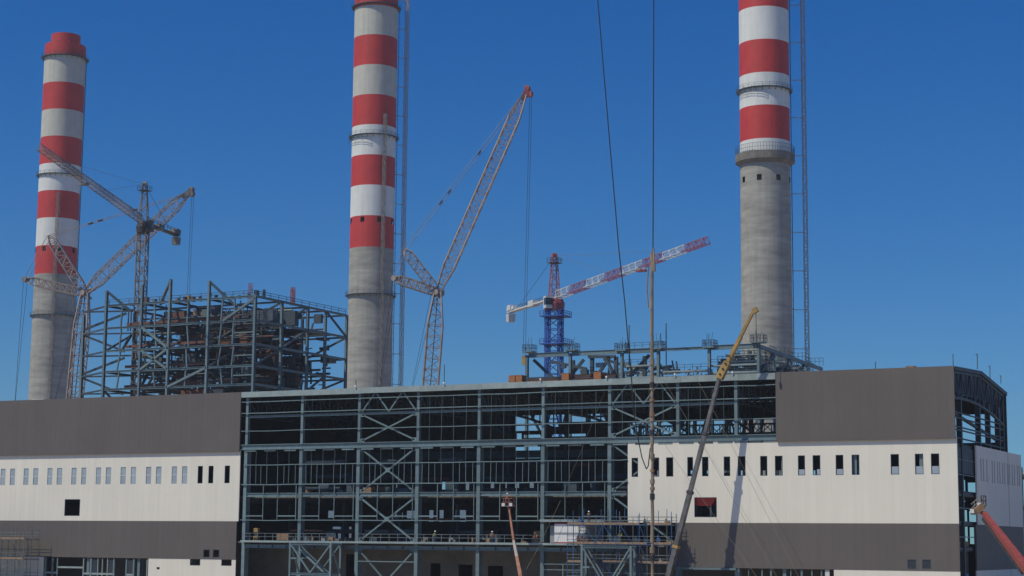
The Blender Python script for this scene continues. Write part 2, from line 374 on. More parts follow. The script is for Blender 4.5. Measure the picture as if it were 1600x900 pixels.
# thin girts (run in front of the columns)
for z, xa, xb, s in ((31.85, x0, x1, 0.13), (30.05, x0, x1, 0.13), (27.2, x0, x1, 0.12), (21.8, CX[0]-0.2, XC, 0.13), (18.7, CX[0]-0.6, XC, 0.15), (13.12, CX[0]-0.6, XC, 0.13)):
    bays = [xa] + [c for c in CX if xa+1 < c < xb-1] + [xb]
    for a, b in zip(bays[:-1], bays[1:]):
        mid = V((a+b)/2, -0.12, z-rnd(0.0, 0.09))
        MB().bar((a, -0.12, z), mid, s).bar(mid, (b, -0.12, z), s).build('girt', 'steel', hall)
# beams between the columns
def bays(xs): return list(zip(xs[:-1], xs[1:]))
for a, b in bays(CX):
    MB().ibeam((a+0.3, 0.3, 29.5), (b-0.3, 0.3, 29.5), 0.36, 0.3, 0.04).build('beam', 'steel', hall)
for a, b in bays([x0] + CX[1:] + [x1]):
    MB().ibeam((a, 0.15, 24.62), (b-0.02, 0.15, 24.62), 0.85, 0.55, 0.09).build('crane_girder', 'steel', hall)
    for k in range(3):
        xx = a + (b-a)*(k+0.5)/3
        MB().box(xx-1.2, xx+1.0, -0.05, 0.1, 23.9, 24.17).build('girder_bracket', 'steel_dark' if k % 2 else 'steel', hall)
for a, b in bays(CX[:7]+[XC]):
    MB().ibeam((a+0.3, 0.3, 17.05), (b-0.3, 0.3, 17.05), 0.62, 0.4, 0.08).build('beam', 'steel', hall)
    MB().box(a+0.01, b-0.01, -0.75, 0.2, 9.62, 9.92).build('deck_edge', 'steel_pale', hall)
    MB().ibeam((a+0.3, 0.2, 9.0), (b-0.3, 0.2, 9.0), 0.55, 0.4, 0.08).build('beam', 'steel', hall)
    for k in (0.28, 0.53, 0.78):
        xx = a+(b-a)*k; MB().box(xx-0.05, xx+0.05, -0.03, 0.15, 8.75, 9.3).build('stiffener', 'steel_dark', hall)
# thin window mullions in the band between the girts, and posts below
for bi, (a, b) in enumerate(bays(CX[:7])):
    for k in (0.10, 0.205, 0.30, 0.405, 0.60, 0.71, 0.80, 0.915):
        xx = a+(b-a)*k+rnd(-.08,.08)
        MB().bar((xx+rnd(-.05,.05), -0.10, 18.78), (xx, -0.10, 21.73), 0.07).build('mullion', 'steel', hall)
    for k in (0.35, 0.61, 0.94):
        xx = a+(b-a)*k
        MB().bar((xx, -0.06, 13.2), (xx, -0.06, 18.62), 0.11).build('mullion', 'steel', hall)
    for k0, k1 in ((0.04, 0.35), (0.61, 0.94)):
        MB().bar((a+(b-a)*k0, 0.0, 13.75), (a+(b-a)*k1, 0.0, 13.75), 0.2, 0.1).build('rail', 'steel', hall)
for bi, (a, b) in enumerate(bays(CX)):                    # slim hangers in the top band
    for k in (0.2, 0.4, 0.6, 0.8):
        xx = a+(b-a)*k
        if bi > 2: MB().bar((xx, -0.1, 25.1), (xx+rnd(-.1,.1), -0.1, 31.8), 0.035).build('sag_rod', 'steel', hall)
        MB().bar((xx, -0.1, 21.9), (xx+rnd(-.1,.1), -0.1, 23.9), 0.03).build('sag_rod', 'steel', hall) if bi < 6 else None
# braced bays
def brace(p, q, s=0.3):
    MB().bar(p, q, s, 0.22, side=(0,1,0)).build('brace', 'steel', hall)
    for c in (p, q):
        c = Vector(c); MB().box(c.x-0.38, c.x+0.38, c.y-0.15, c.y-0.115, c.z-0.32, c.z+0.32).build('gusset', 'steel', hall)
for a, b in ((CX[2], CX[3]), (CX[6], CX[7])):
    m = (a+b)/2
    brace((a+.5, .3, 29.3), (b-.6, .3, 25.3)); brace((b-.5, .31, 29.3), (a+.6, .31, 25.3))
    for k in range(2):
        c0 = a+0.4+(b-a-0.8)*k/2; c1 = a+0.4+(b-a-0.8)*(k+1)/2; cm = (c0+c1)/2
        MB().bar((c0, .25, 29.7), (cm-.2, .25, 32.5), 0.2, side=(0,1,0)).build('truss_web', 'steel', hall)
        MB().bar((c1, .25, 29.7), (cm+.2, .25, 32.5), 0.2, side=(0,1,0)).build('truss_web', 'steel', hall)
a, b = CX[2], CX[3]; m = (a+b)/2
for z1, z0 in ((24.0, 17.5), (16.5, 10.1)):
    brace((a+.5, .3, z1), (b-.6, .3, z0)); brace((b-.5, .31, z1), (a+.6, .31, z0))
    MB().box(m-.42, m+.42, .13, .17, (z0+z1)/2-.35, (z0+z1)/2+.35).build('gusset', 'steel', hall)
brace((a+.5, .3, 8.5), (m, .3, 3.9)); brace((b-.5, .31, 8.5), (m, .31, 3.9))
a, b = CX[6], CX[7]
brace((a+.4, .3, 24.0), (b-.6, .3, 17.5)); brace((a+.4, .31, 16.6), (b-.6, .31, 10.1)); brace((b-.5, .32, 24.0), (a+.6, .32, 17.5))
# below the deck
MB().bar((CX[2]+.3, .1, 6.9), (CX[3]-.3, .1, 6.9), .15).build('girt', 'steel', hall)
for z in (6.9, 6.1): MB().bar((CX[5]+.3, .1, z), (CX[6]-3, .1, z), .13).build('girt', 'steel', hall)
MB().bar((CX[5]+3.4, .1, 2), (CX[5]+3.4, .1, 6.9), .15).build('post', 'steel', hall)

# roof: two slopes, sheeting with ribs underneath, purlins and trusses
YR, ZR, YB, ZE = 15.5, 34.05, 31.0, 32.3
def slab(x0, x1, y0, z0, y1, z1, th): 
    return MB().poly([(x0,y0,z0),(x1,y0,z0),(x1,y1,z1),(x0,y1,z1),(x0,y0,z0-th),(x1,y0,z0-th),(x1,y1,z1-th),(x0,y1,z1-th)],
                     [(0,1,2,3),(7,6,5,4),(0,4,5,1),(1,5,6,2),(2,6,7,3),(3,7,4,0)])
slab(XL, XR-0.02, -0.17, 33.3, YR, ZR, 0.12).build('roof', 'roof_under', hall)
slab(XL, XR-0.02, YR, ZR-0.004, YB+0.4, ZE, 0.12).build('roof', 'roof_under', hall)
for k in range(1, 10):
    yy = k*3.1; zz = (33.3+(ZR-33.3)*yy/YR if yy < YR else ZR+(ZE-ZR)*(yy-YR)/(YB-YR)) - 0.27
    MB().box(XL, XR-0.1, yy-.06, yy+.06, zz-.12, zz+.12).build('purlin', 'steel_dark', hall)
def truss(x, m='steel_dark'):
    mb = MB(); n = 12
    def top(y): return (33.0+(ZR-33.3)*y/YR if y < YR else ZR-0.3+(ZE-ZR)*(y-YR)/(YB-YR))-0.25
    def bot(y): return 29.6 - 0.012*(y-8)**2*0.35
    ys = [0.5+30*k/n for k in range(n+1)]
    for y0, y1 in zip(ys[:-1], ys[1:]):
        mb.bar((x, y0, top(y0)), (x, y1, top(y1)), .3); mb.bar((x, y0, bot(y0)), (x, y1, bot(y1)), .32)
    for k, y0 in enumerate(ys):
        mb.bar((x, y0, bot(y0)), (x, y0, top(y0)), .17)
        if k < n: mb.bar((x, y0, bot(y0) if k % 2 else top(y0)), (x, ys[k+1], top(ys[k+1]) if k % 2 else bot(ys[k+1])), .17)
    mb.build('roof_truss', m, hall)
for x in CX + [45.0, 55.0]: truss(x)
truss(65.4); 
# gable sheet edge below the roof (ribbed, hanging)
for k in range(46):
    y0 = 0.5+k*0.66; zt = (33.3+(ZR-33.3)*y0/YR if y0 < YR else ZR+(ZE-ZR)*(y0-YR)/(YB-YR))-0.15
    zb = 30.2 + (1.0 if y0 > 25 else 0.0) + rnd(-.1,.1)
    MB().box(65.2, 65.26, y0, y0+0.62, zb, zt).build('gable_rib', 'steel_dark', hall)
slab(65.2, 65.85, 0.0, 33.5, YR, ZR+0.14, 0.5).build('verge', 'steel_dark', hall)
slab(65.2, 65.85, YR, ZR+0.136, YB+0.5, ZE+0.14, 0.5).build('verge', 'steel_dark', hall)
# floors
MB().box(XL, XR-0.5, 1.3, 30.5, 16.6, 16.9).build('floor', 'floor_conc', hall)
MB().box(XL, XR-0.5, 0.25, 30.5, 9.5, 9.75).build('floor', 'floor_conc', hall)
for x in CX:
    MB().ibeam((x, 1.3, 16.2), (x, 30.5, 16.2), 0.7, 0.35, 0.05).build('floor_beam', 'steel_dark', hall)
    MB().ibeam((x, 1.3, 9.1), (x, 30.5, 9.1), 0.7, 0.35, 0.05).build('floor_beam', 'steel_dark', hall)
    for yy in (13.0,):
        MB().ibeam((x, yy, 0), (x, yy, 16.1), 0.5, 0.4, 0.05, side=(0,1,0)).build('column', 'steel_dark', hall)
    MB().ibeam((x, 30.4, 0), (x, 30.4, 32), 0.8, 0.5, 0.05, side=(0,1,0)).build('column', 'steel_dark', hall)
# overhead crane rails, ducts and hung plant in the upper hall
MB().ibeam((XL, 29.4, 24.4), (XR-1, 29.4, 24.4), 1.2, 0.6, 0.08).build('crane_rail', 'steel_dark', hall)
for k in range(75):
    x = rnd(-46, 34); y = rnd(4, 27); L_ = rnd(2, 9); z = random.choice((18.2, 20.3, 22.4, 11.5, 13.5))
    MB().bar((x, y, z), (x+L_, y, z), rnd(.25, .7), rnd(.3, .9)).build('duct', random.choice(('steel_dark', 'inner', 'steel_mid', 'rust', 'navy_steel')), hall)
for k in range(22):
    x = rnd(-46, 20); y = rnd(3, 8); z = random.choice((16.95, 9.8)); h = rnd(.6, 2.2)
    MB().box(x, x+rnd(.5, 2.4), y, y+1, z, z+h).build('stored_panel', random.choice(('steel_dark', 'steel_mid', 'steel_dark', 'tan')), hall)
# lattice girder across the far side, seen against the sky
for z in (25.2, 26.6):
    MB().lattice((2, 28.5, z+1.1), (46, 28.5, z+1.1), 1.5, 1.5, 26, .08, .06).build('lattice_girder', 'steel_dark', hall)
for k in range(9):
    x = 12+k*3.4
    MB().bar((x, 27, 24.6), (x+rnd(-2,3), 27, 30.5), .22).build('brace', 'steel_dark', hall)
# back wall with openings to the sky
bh = [hole(805,649,847,662,31), hole(805,665,847,673,31), hole(807,677,815,687,31), hole(818,679,849,684,31), hole(851,647,950,659,31), hole(853,663,876,667,31), hole(862,678,915,682,31),
      (hole(975,650,990,690,31)[0], XR-0.4, 24.6, 29.3),
      hole(805,698,844,716,31), hole(670,797,677,815,31), hole(686,797,693,815,31), hole(704,797,728,815,31), hole(635,798,648,813,31), hole(616,800,629,812,31), hole(512,798,521,809,31), hole(519,823,533,842,31), hole(534.5,823,549,842,31),
      hole(690,753,696,769,31), hole(712,753,718,769,31), hole(727,753,733,769,31), hole(766,753,772,769,31), hole(789,753,795,767,31), hole(804,753,811,769,31), hole(827,753,834,769,31), hole(573,757,578,770,31), hole(618,757,624,769,31), hole(547,757,551,768,31)]
bh += [hole(x0_, y0_, x1_, y1_, 31) for x0_, y0_, x1_, y1_ in ((1500,750,1508,771), (1512,754,1524,773), (1500,776,1508,784), (1500,797,1511,817), (1514,799,1525,819), (1502,823,1512,846), (1515,824,1522,850))]
for px in range(1000, 1480, 26):
    bh.append(hole(px, 735, px+14, 750, 31))
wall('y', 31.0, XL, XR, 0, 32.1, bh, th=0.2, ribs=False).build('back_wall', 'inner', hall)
for h in bh:                                              # translucent film over the smaller openings
    if h[3] < 20 and h[1] < 12: MB().box(h[0]-.05, h[1]+.05, 31.22, 31.23, h[2]-.05, h[3]+.05).build('film_sheet', 'film', hall)
# ground floor: concrete wall with doorways set back inside
gh = [hole(672,880,688,930,9), hole(716,882,738,930,9), hole(762,884,786,930,9), hole(540,866,560,930,9)]
wall('y', 9.0, XL, XR-1, 0, 9.4, gh, th=0.25, ribs=False).build('inner_wall', 'floor_conc', hall)
MB().box(XL-0.2, XL, -0.3, 31, 0, 33.2).build('end_wall', 'grey_clad', hall)
# door frontage in the left ground floor
dx0, dx1 = doorL[0], doorL[1]
for px, s in ((70,.35),(81,.35),(88.5,.12),(129.5,.2),(141,.4),(152,.15),(159,.15),(167,.15),(177,.3),(196.5,.25),(208,.3),(229,.2)):
    xx = onY(px, 885).x; MB().box(xx-s/2, xx+s/2, 0.1, 0.3, 0, Z_DB-0.1).build('door_post', 'steel' if s > .2 else 'steel_pale', hall)
for p0, p1, py in ((70,88,894.5),(88,129,886),(129,178,896),(196,208,898)):
    a = onY(p0, py); b = onY(p1, py); MB().box(a.x, b.x, 0.12, 0.28, a.z-.15, a.z+.15).build('door_rail', 'steel_pale', hall)
for p0, p1 in ((142,151),(168,176),(198,207)):
    a = onY(p0, 885).x; b = onY(p1, 885).x; MB().box(a, b, 0.2, 0.24, 0.3, Z_DB-0.3).build('door_pane', 'darkglass', hall)
# right ground floor opening: posts and a pale beam
MB().box(XD-0.9, XD+9.0, -0.45, 0.1, 6.45, 6.73).build('lintel', 'steel', hall)
for px, s in ((1062,.55),(1151,.6),(1169,.12),(1190,.15),(1204,.25),(1235,.12),(1252,.3),(1268,.15),(1283,.2),(1292,.6)):
    xx = onY(px, 895).x; MB().box(xx-s/2, xx+s/2, 0.15, 0.4, 0, 6.7).build('door_post', 'steel' if s < .6 else 'crane_white', hall)

# gable end: columns, rails, cladding of the side wall
GX = XR-0.62
for yy in (0.5, 4.6, 15.4, 21.4, 27.6):
    MB().ibeam((GX, yy, 0), (GX, yy, 30.0), 0.7, 0.55, 0.06, side=(1,0,0)).build('column', 'steel_dark' , hall)
MB().ibeam((GX, 30.4, 0), (GX, 30.4, 32.4), 0.7, 0.6, 0.06, side=(1,0,0)).build('column', 'steel_dark', hall)
for z in (27.6, 26.9, 25.7, 25.3, 24.2):
    MB().bar((GX+.2, 0.3, z), (GX+.2, 31.5, z), .18).build('girt', 'steel_dark', hall)
for z in (23.2, 17.0, 13.0, 9.6):
    MB().ibeam((GX, 0.5, z), (GX, 30.2, z), 0.55, 0.35, 0.06).build('beam', 'steel_dark', hall)
for z0, z1 in ((23.6, 29.4),):
    MB().bar((GX-.1, .6, z1-1.8), (GX-.1, 30, z0+1.4), .35).build('brace', 'steel_dark', hall)
for z in (21.4, 19.4, 15.0, 11.2):
    MB().bar((GX+.25, .4, z), (GX+.25, 11.3, z), .12).build('girt', 'steel', hall)
for k in range(9):
    yy = 0.9+k*1.25; MB().box(GX+.1, GX+.2, yy, yy+1.12, 19.6, 23.0).build('lining_panel', 'steel_dark', hall)
YG, YGE = 11.2, 40.2
gw = [(0.0,0,0,0)]
sl_px = [335,355,383,428,445,472,490,512,528,552,570,592,610,635,650]
gholes = []
for v in sl_px:
    p = onX(1470+v/5.29, 750, XR); gholes.append((p.y-0.28, p.y+0.28, 18.9, 22.0))
wall('x', XR, YG, YGE, Z_WB, 23.65, gholes, th=0.2).build('cladding', 'white_clad', hall, 'white gable cladding in shade')
wall('x', XR+0.03, YG-1.3, YGE, Z_DB-0.1, Z_WB-0.004, [], th=0.2).build('cladding', 'grey_clad', hall, 'dark gable cladding in shade')
wall('x', XR, YG-1.3, YGE, 0, Z_DB-0.104, [], th=0.2).build('cladding', 'white_clad', hall)
for y0, y1, z0, z1, h in gholes and [(a, b, c, d, 0) for a, b, c, d in gholes]:
    MB().box(XR-0.15, XR-0.12, y0, y1, z0, z1).build('window', 'darkglass', hall)
# low annex behind the hall
MB().box(XL, XR-0.2, YB+0.25, YGE, 23.1, 23.4).build('annex_roof', 'grey_clad', hall)
# lower gable bay: bits of plant
MB().tube((XR-2.5, 6, 1.0), (XR-2.5, 6, 6.4), 2.2, 20).build('tank', 'crane_blue', hall)
MB().box(XR-3.5, XR-0.8, 3, 9, 9.9, 10.6).build('stored_panel', 'tan', hall)

# pipe rack behind the gable, just in view past the annex
pr = thing('pipe_rack', 'pale blue steel pipe rack just showing past the end of the shaded gable wall', 'steel frame', (XR+2, 62, 0))
xr0 = onY(1597, 800, 62).x
for k in range(3):
    for y in (62, 68): MB().ibeam((xr0+k*6, y, 0), (xr0+k*6, y, 22.8), .6, .5, .06, side=(0,1,0)).build('column', 'steel', pr)
for z in (6, 11, 16, 21):
    for y in (62, 68): MB().ibeam((xr0+.3, y, z), (xr0+12, y, z), .5, .4, .06).build('beam', 'steel', pr)
    MB().tube((xr0-.4, 64, z+.7), (xr0+13, 64, z+.7), .35, 10).build('pipe', 'steel_pale', pr); MB().tube((xr0-.4, 66, z+.6), (xr0+13, 66, z+.6), .25, 10).build('pipe', 'tan', pr)
# ------------------------------------------------------------------ chimneys
EDGE = [206.4, 203.7, 192.6, 181.4, 170.3, 159.1, 148.0, 136.9, 125.7, 114.3]
def ring_platform(mb, cx, cy, r, z, wd=1.1, rail=True, n=48):
    mb.lathe(cx, cy, [(r+.02, z-.25), (r+wd, z-.2), (r+wd, z), (r+.02, z)], n)
    for i in range(0, n, 2):
        t = 2*math.pi*i/n; c, s_ = math.cos(t), math.sin(t)
        mb.bar((cx+(r-.1)*c, cy+(r-.1)*s_, z-1.1), (cx+(r+wd)*c, cy+(r+wd)*s_, z-.2), .14)
        if rail: mb.bar((cx+(r+wd)*c, cy+(r+wd)*s_, z), (cx+(r+wd)*c, cy+(r+wd)*s_, z+1.2), .07)
    if rail:
        for h in (.6, 1.2):
            for i in range(n):
                t = 2*math.pi*i/n; t2 = 2*math.pi*(i+1)/n
                mb.bar((cx+(r+wd)*math.cos(t), cy+(r+wd)*math.sin(t), z+h), (cx+(r+wd)*math.cos(t2), cy+(r+wd)*math.sin(t2), z+h), .06)
    return mb
def chimney(px, py, D, rad, label, low_bands, rings, winz, first_white, conc_top, edges=None):
    p = onD(px, py, D); cx, cy = p.x, p.y
    t = thing('chimney', label, 'chimney', (cx, cy, 0), 'tall chimneys behind the hall')
    n = 64
    def rr(z): return rad*(1 + max(0, (100-z))*0.0004)
    wh = 1.9
    def seg(z1, z0, name, m, lab=None):
        zs = [z1, z0]
        if z0 < winz-wh/2 and winz+wh/2 < z1: zs = [z1, winz+wh/2, winz-wh/2, z0]
        prof = [(rr(z), z) for z in zs][::-1]
        skip = set()
        if len(zs) == 4:
            for i in range(0, n, 8): skip |= {(1, i), (1, i+1)}
        if name == 'shaft':                                  # poured lifts: faint steps
            zz = [z0]
            while zz[-1]+2.8 < z1-1.0: zz.append(zz[-1]+2.8)
            zz = [z for z in zz if abs(z-winz) > 1.6]
            prof = sorted([(rr(z)+(0.02 if k % 2 else 0), z) for k, z in enumerate(zz)] + prof[1:], key=lambda q: q[1])
            skip = set()
            for j in range(len(prof)-1):
                if abs(prof[j][1]-(winz-wh/2)) < .01 and abs(prof[j+1][1]-(winz+wh/2)) < .01:
                    for i in range(0, n, 8): skip |= {(j, i), (j, i+1)}
        return MB().lathe(cx, cy, prof, n, skip).build(name, m, t, lab, smooth=True)
    white = first_white
    E_ = edges or EDGE
    for a, b in zip(E_[:-1], E_[1:]):
        if a <= conc_top+0.5: break
        mname = 'red_paint' if not white else ('white_paint' if a < low_bands else 'dirty_white_paint')
        seg(a, max(b, conc_top), 'band', mname, ('white' if white else 'red')+' painted band')
        white = not white
    seg(conc_top, 0, 'shaft', 'concrete', 'bare grey concrete shaft')
    MB().lathe(cx, cy, [(rad-3.2, 0), (rad-3.2, 204.9)], n).build('inner_shell', 'concrete', t)
    for z, wd, rl in rings:
        ring_platform(MB(), cx, cy, rr(z), z, wd, rl).build('platform', 'steel_dark', t)
    # cap: inner flue drum standing out of the wind shield
    MB().lathe(cx, cy, [(rad, 206.4), (rad-.02, 209.3), (rad-.9, 209.3), (rad-.9, 205.2)], n).build('cap_ring', 'red_paint', t, smooth=False)
    MB().lathe(cx, cy, [(rad*.71, 203), (rad*.71, 213.8), (rad*.67, 213.8), (rad*.67, 203)], 48).build('flue', 'red_paint', t)
    MB().lathe(cx, cy, [(0.01, 205.0), (rad, 205.0)], n).build('cap_slab', 'concrete', t)
    for k in range(10):
        a = 2*math.pi*k/10
        MB().box(cx+(rad-1)*math.cos(a)-.3, cx+(rad-1)*math.cos(a)+.3, cy+(rad-1)*math.sin(a)-.3, cy+(rad-1)*math.sin(a)+.3, 208, 209.9).build('cap_post', 'red_paint', t)
    # climbing ladder on the lee side
    dirr = Vector((CM.col[0].x, CM.col[0].y, 0)).normalized()
    q = V(cx, cy, 0) + dirr*(rad+.5)
    lm = MB()
    for o_ in (-.35, .35):
        oo = HF*o_; lm.bar(q+oo+V(0,0,5), q+oo+V(0,0,204), .12)
    for k in range(70): lm.bar(q-HF*.35+V(0,0,6+k*2.8), q+HF*.35+V(0,0,6+k*2.8), .1); lm.bar(q+V(0,0,6+k*2.8), q-dirr*.6+V(0,0,6+k*2.8), .14)
    lm.build('ladder', 'steel_dark', t)
    return t, cx, cy
EDGE_TOP = EDGE
chR = chimney(1196, 300, 569, 8.0, 'tall chimney with a wide collar between its bright bands and long concrete shaft', 190, [(155.0, 1.0, True)], 125.4, False, 133.0, [206.4, 203.7, 192.6, 181.4, 170.5, 159.6, 148.9, 138.0, 126])
chM = chimney(582.5, 300, 645, 8.0, 'tall red and white chimney with bare lower shaft beside the open boiler frame', 162, [(204.6, 1.1, True), (155.7, 1.1, True), (97.5, 1.1, True)], 124.3, False, 114.3)
chL = chimney(92.5, 300, 718, 8.25, 'tall red and white chimney behind the two lattice cranes', 162, [(204.0, 1.2, True), (155.0, 1.0, True), (98.0, 1.0, True)], 124.3, False, 114.3)
# collar on the chimney at the right
t, cx, cy = chR
MB().lathe(cx, cy, [(8.02,130.2),(9.2,131.4),(9.5,131.4),(9.5,133.9),(9.3,133.9),(9.3,132.0),(8.02,132.0)], 64).build('collar', 'stained', t)
rl = MB()
for i in range(64):
    a = 2*math.pi*i/64; b = 2*math.pi*(i+1)/64
    rl.bar((cx+9.4*math.cos(a), cy+9.4*math.sin(a), 133.9), (cx+9.4*math.cos(a), cy+9.4*math.sin(a), 136.4), .07)
    rl.bar((cx+9.4*math.cos(a), cy+9.4*math.sin(a), 136.4), (cx+9.4*math.cos(b), cy+9.4*math.sin(b), 136.4), .08)
    rl.bar((cx+9.4*math.cos(a), cy+9.4*math.sin(a), 135.2), (cx+9.4*math.cos(b), cy+9.4*math.sin(b), 135.2), .07)
rl.build('collar_rail', 'steel_dark', t)
# suspended work cradles under the upper ring platforms
for tt, cx, cy in (chR, chM):
    for k, an in enumerate((-2.55, -2.2, -1.85, -1.45)):
        c, s_ = math.cos(an), math.sin(an); bx = cx+9.0*c; by = cy+9.0*s_
        cr_ = MB(); tx, ty = -s_, c
        for h in (-1.9, -1.1): cr_.bar((bx-1.5*tx, by-1.5*ty, 155.4+h), (bx+1.5*tx, by+1.5*ty, 155.4+h), .12)
        for e_ in (-1.5, 1.5): cr_.bar((bx+e_*tx, by+e_*ty, 153.5), (bx+e_*tx, by+e_*ty, 155.3), .1)
        cr_.build('cradle', 'steel_dark', tt)

def hoist_mast(name, px, py, D, ztop, label, tie_to=None, tie_r=8.0, z0=0, wd=1.1, step=12.5, m='crane_tan', group=None):
    p = onD(px, py, D)
    t = thing(name, label, 'hoist mast', (p.x, p.y, z0), group)
    n = int((ztop-z0)/2.2)
    MB().lattice((p.x, p.y, z0), (p.x, p.y, ztop), wd, wd, n, .07, .05, side=(1,0,0)).build('mast', m, t)
    if tie_to:
        c = V(tie_to[1], tie_to[2], 0); d = (V(p.x, p.y, 0)-c); d.normalize()
        z = ztop-6
        while z > 45:
            MB().bar(c+d*tie_r+V(0,0,z), V(p.x, p.y, z), .22).build('tie', m, t); z -= step
    return t
hoist_mast('hoist_mast', 1257.5, 280, 569, 215, 'slim lattice hoist mast tied to the collared chimney', chR)
hoist_mast('hoist_mast', 631.5, 300, 650, 215, 'slim pinkish hoist mast standing clear of the middle chimney beside the crawler crane', chM, step=11)
q = V(chM[1], chM[2], 0) + Vector((CM.col[0].x, CM.col[0].y, 0)).normalized()*3.7 - HF*8.0
pq = q
for tt, off, zt, lb in ((chM, 4.6, 163, 'lattice hoist mast bolted to the face of the middle chimney'), (chL, 2.0, 147, 'lattice hoist mast bolted to the face of the chimney behind the two cranes')):
    rt = Vector((CM.col[0].x, CM.col[0].y, 0)).normalized()
    y_ = math.sqrt(8.3**2-off**2)+0.9
    q = V(tt[1], tt[2], 0) + rt*off - HF*y_
    t = thing('hoist_mast', lb, 'hoist mast', (q.x, q.y, 0))
    MB().lattice(q, q+V(0,0,zt), 0.9, 0.9, int(zt/2), .06, .04, side=(1,0,0)).build('mast', 'crane_grey', t)
    for k in range(10):
        z = 50+k*11
        if z < zt: MB().bar(q+V(0,0,z), q+HF*1.2+V(0,0,z), .3).build('tie', 'steel_dark', t)

# ------------------------------------------------------------------ steel boiler frames
def boiler(label, Xs, Ys, Zs, heads, seed, dense_x, clutter, clutter_z, m='steel', deep=0.6):
    random.seed(seed)
    t = thing('boiler_frame', label, 'steel frame', (Xs[0], Ys[0], 0))
    for i, x in enumerate(Xs):
        for j, y in enumerate(Ys):
            zt = heads.get(i, Zs[-1]+0.3) if j == 0 else Zs[-1]+rnd(-.2, .3)
            MB().ibeam((x, y, 0), (x, y, zt), .7, .5, .08, side=(0,1,0)).build('column', m if j == 0 or i == len(Xs)-1 else 'steel_mid', t)  # inner columns get the steel with shade put into its colour
    for z in Zs:
        for j, y in enumerate(Ys):
            for a, b in bays(Xs):
                if j and random.random() < 0.15: continue
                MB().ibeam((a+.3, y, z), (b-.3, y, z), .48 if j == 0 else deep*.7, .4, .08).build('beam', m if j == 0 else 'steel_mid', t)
        for i, x in enumerate(Xs):
            for a, b in bays(Ys):
                if i < len(Xs)-1 and random.random() < 0.2: continue
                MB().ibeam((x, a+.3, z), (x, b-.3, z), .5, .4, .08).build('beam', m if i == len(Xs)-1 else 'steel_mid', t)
    for k in range(len(Zs)-1):
        z0, z1 = Zs[k], Zs[k+1]
        for j, y in enumerate(Ys[1:]):
            a, b = random.choice(bays(Xs)); MB().bar((a, y+.1, z0), (b, y+.1, z1), .4).build('brace', 'steel_mid', t)
        for i, x in enumerate(Xs):
            a, b = random.choice(bays(Ys)); p_, q_ = (z0, z1) if random.random() < .5 else (z1, z0)
            MB().bar((x+.1, a, p_), (x+.1, b, q_), .4).build('brace', 'steel_mid', t)
    # gratings, ducts, pipes and tube walls inside
    x0, x1, y0, y1 = Xs[0], Xs[-1], Ys[0], Ys[-1]
    for z in clutter_z:
        for k in range(9):
            a = rnd(dense_x[0]-6, dense_x[1]-4); c = rnd(y0+1, y1-10)
            MB().box(a, a+rnd(4, 10), c, c+rnd(5, 10), z+.4, z+.5).build('grating', 'steel_dark', t)
        for k in range(clutter):
            x = rnd(*dense_x); y = rnd(y0+1.5, y1-3); zz = z+rnd(.6, 4.2)
            mm = random.choice(('rust', 'steel_mid', 'steel_dark', 'navy_steel', 'steel', 'inner', 'steel_mid', 'tan') if random.random() < .6 else ('steel_mid', 'steel_dark', 'navy_steel', 'rust'))
            kind_ = random.random()
            if kind_ < .35: MB().tube((x, y, zz), (min(x+rnd(3, 12), x1-.5), y+rnd(-.4,.4), zz), rnd(.1, .28), 8).build('pipe', mm, t)
            elif kind_ < .6: MB().tube((x, y, zz-1), (x, y, zz+rnd(1.5, 3.6)), rnd(.08, .25), 8).build('pipe', mm, t)
            elif kind_ < .8: MB().box(x, x+rnd(.6, 3), y, y+rnd(.6, 3), zz, zz+rnd(.5, 2.2)).build('duct', mm, t)
            else: MB().bar((x, y, zz), (x+rnd(-3,3), y+rnd(-3,3), zz+rnd(-2,2)), rnd(.15,.4)).build('strut', mm, t)
    return t
B1X = [-151.5, -141.1, -133.1, -122.2, -109.5]; B1Y = [88, 98.3, 108.8, 116.2, 125.4]; B1Z = [30.5, 37.5, 43.9, 48.0, 52.8, 58.1, 63.4]
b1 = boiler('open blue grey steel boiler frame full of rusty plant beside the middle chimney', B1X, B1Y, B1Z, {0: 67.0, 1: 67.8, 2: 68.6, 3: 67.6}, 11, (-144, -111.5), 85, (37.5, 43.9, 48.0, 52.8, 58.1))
def part(o, name, m, fn): mb = MB(); fn(mb); return mb.build(name, m, o)
for i, (dx, dz) in {0: (4, -4.6), 2: (-6, -5.0), 3: (4.5, -5.5)}.items():
    x = B1X[i]; zt = {0: 67.0, 2: 68.6, 3: 67.6}[i]
    MB().bar((x, 88, zt-.2), (x+dx, 92, zt+dz), .55).build('brace', 'steel', b1)
for (xa, za, xb, zb) in ((-141.1, 58.1, -133.1, 52.8), (-141.1, 52.8, -133.1, 48.0), (-133.1, 52.8, -141.1, 48.0), (-109.5, 63.0, -118, 58.3), (-122.2, 48, -133.1, 43.9)):
    MB().bar((xa, 87.9, za), (xb, 87.9, zb), .5).build('brace', 'steel', b1)
for k, x in enumerate((-147, -137.4, -128, -118.6, -115.2)):       # secondary posts and short rungs
    for z0, z1 in ((43.9, 48), (48, 52.8), (52.8, 58.1), (58.1, 63.2)):
        MB().bar((x+rnd(-1,1), 88.1, z0), (x+rnd(-.2,.2), 88.1, z1), .3).build('post', 'steel', b1)
for z in (46, 50.4, 55.5):
    MB().bar((-115, 88.2, z), (-109.6, 88.2, z), .25).build('rung', 'steel', b1)
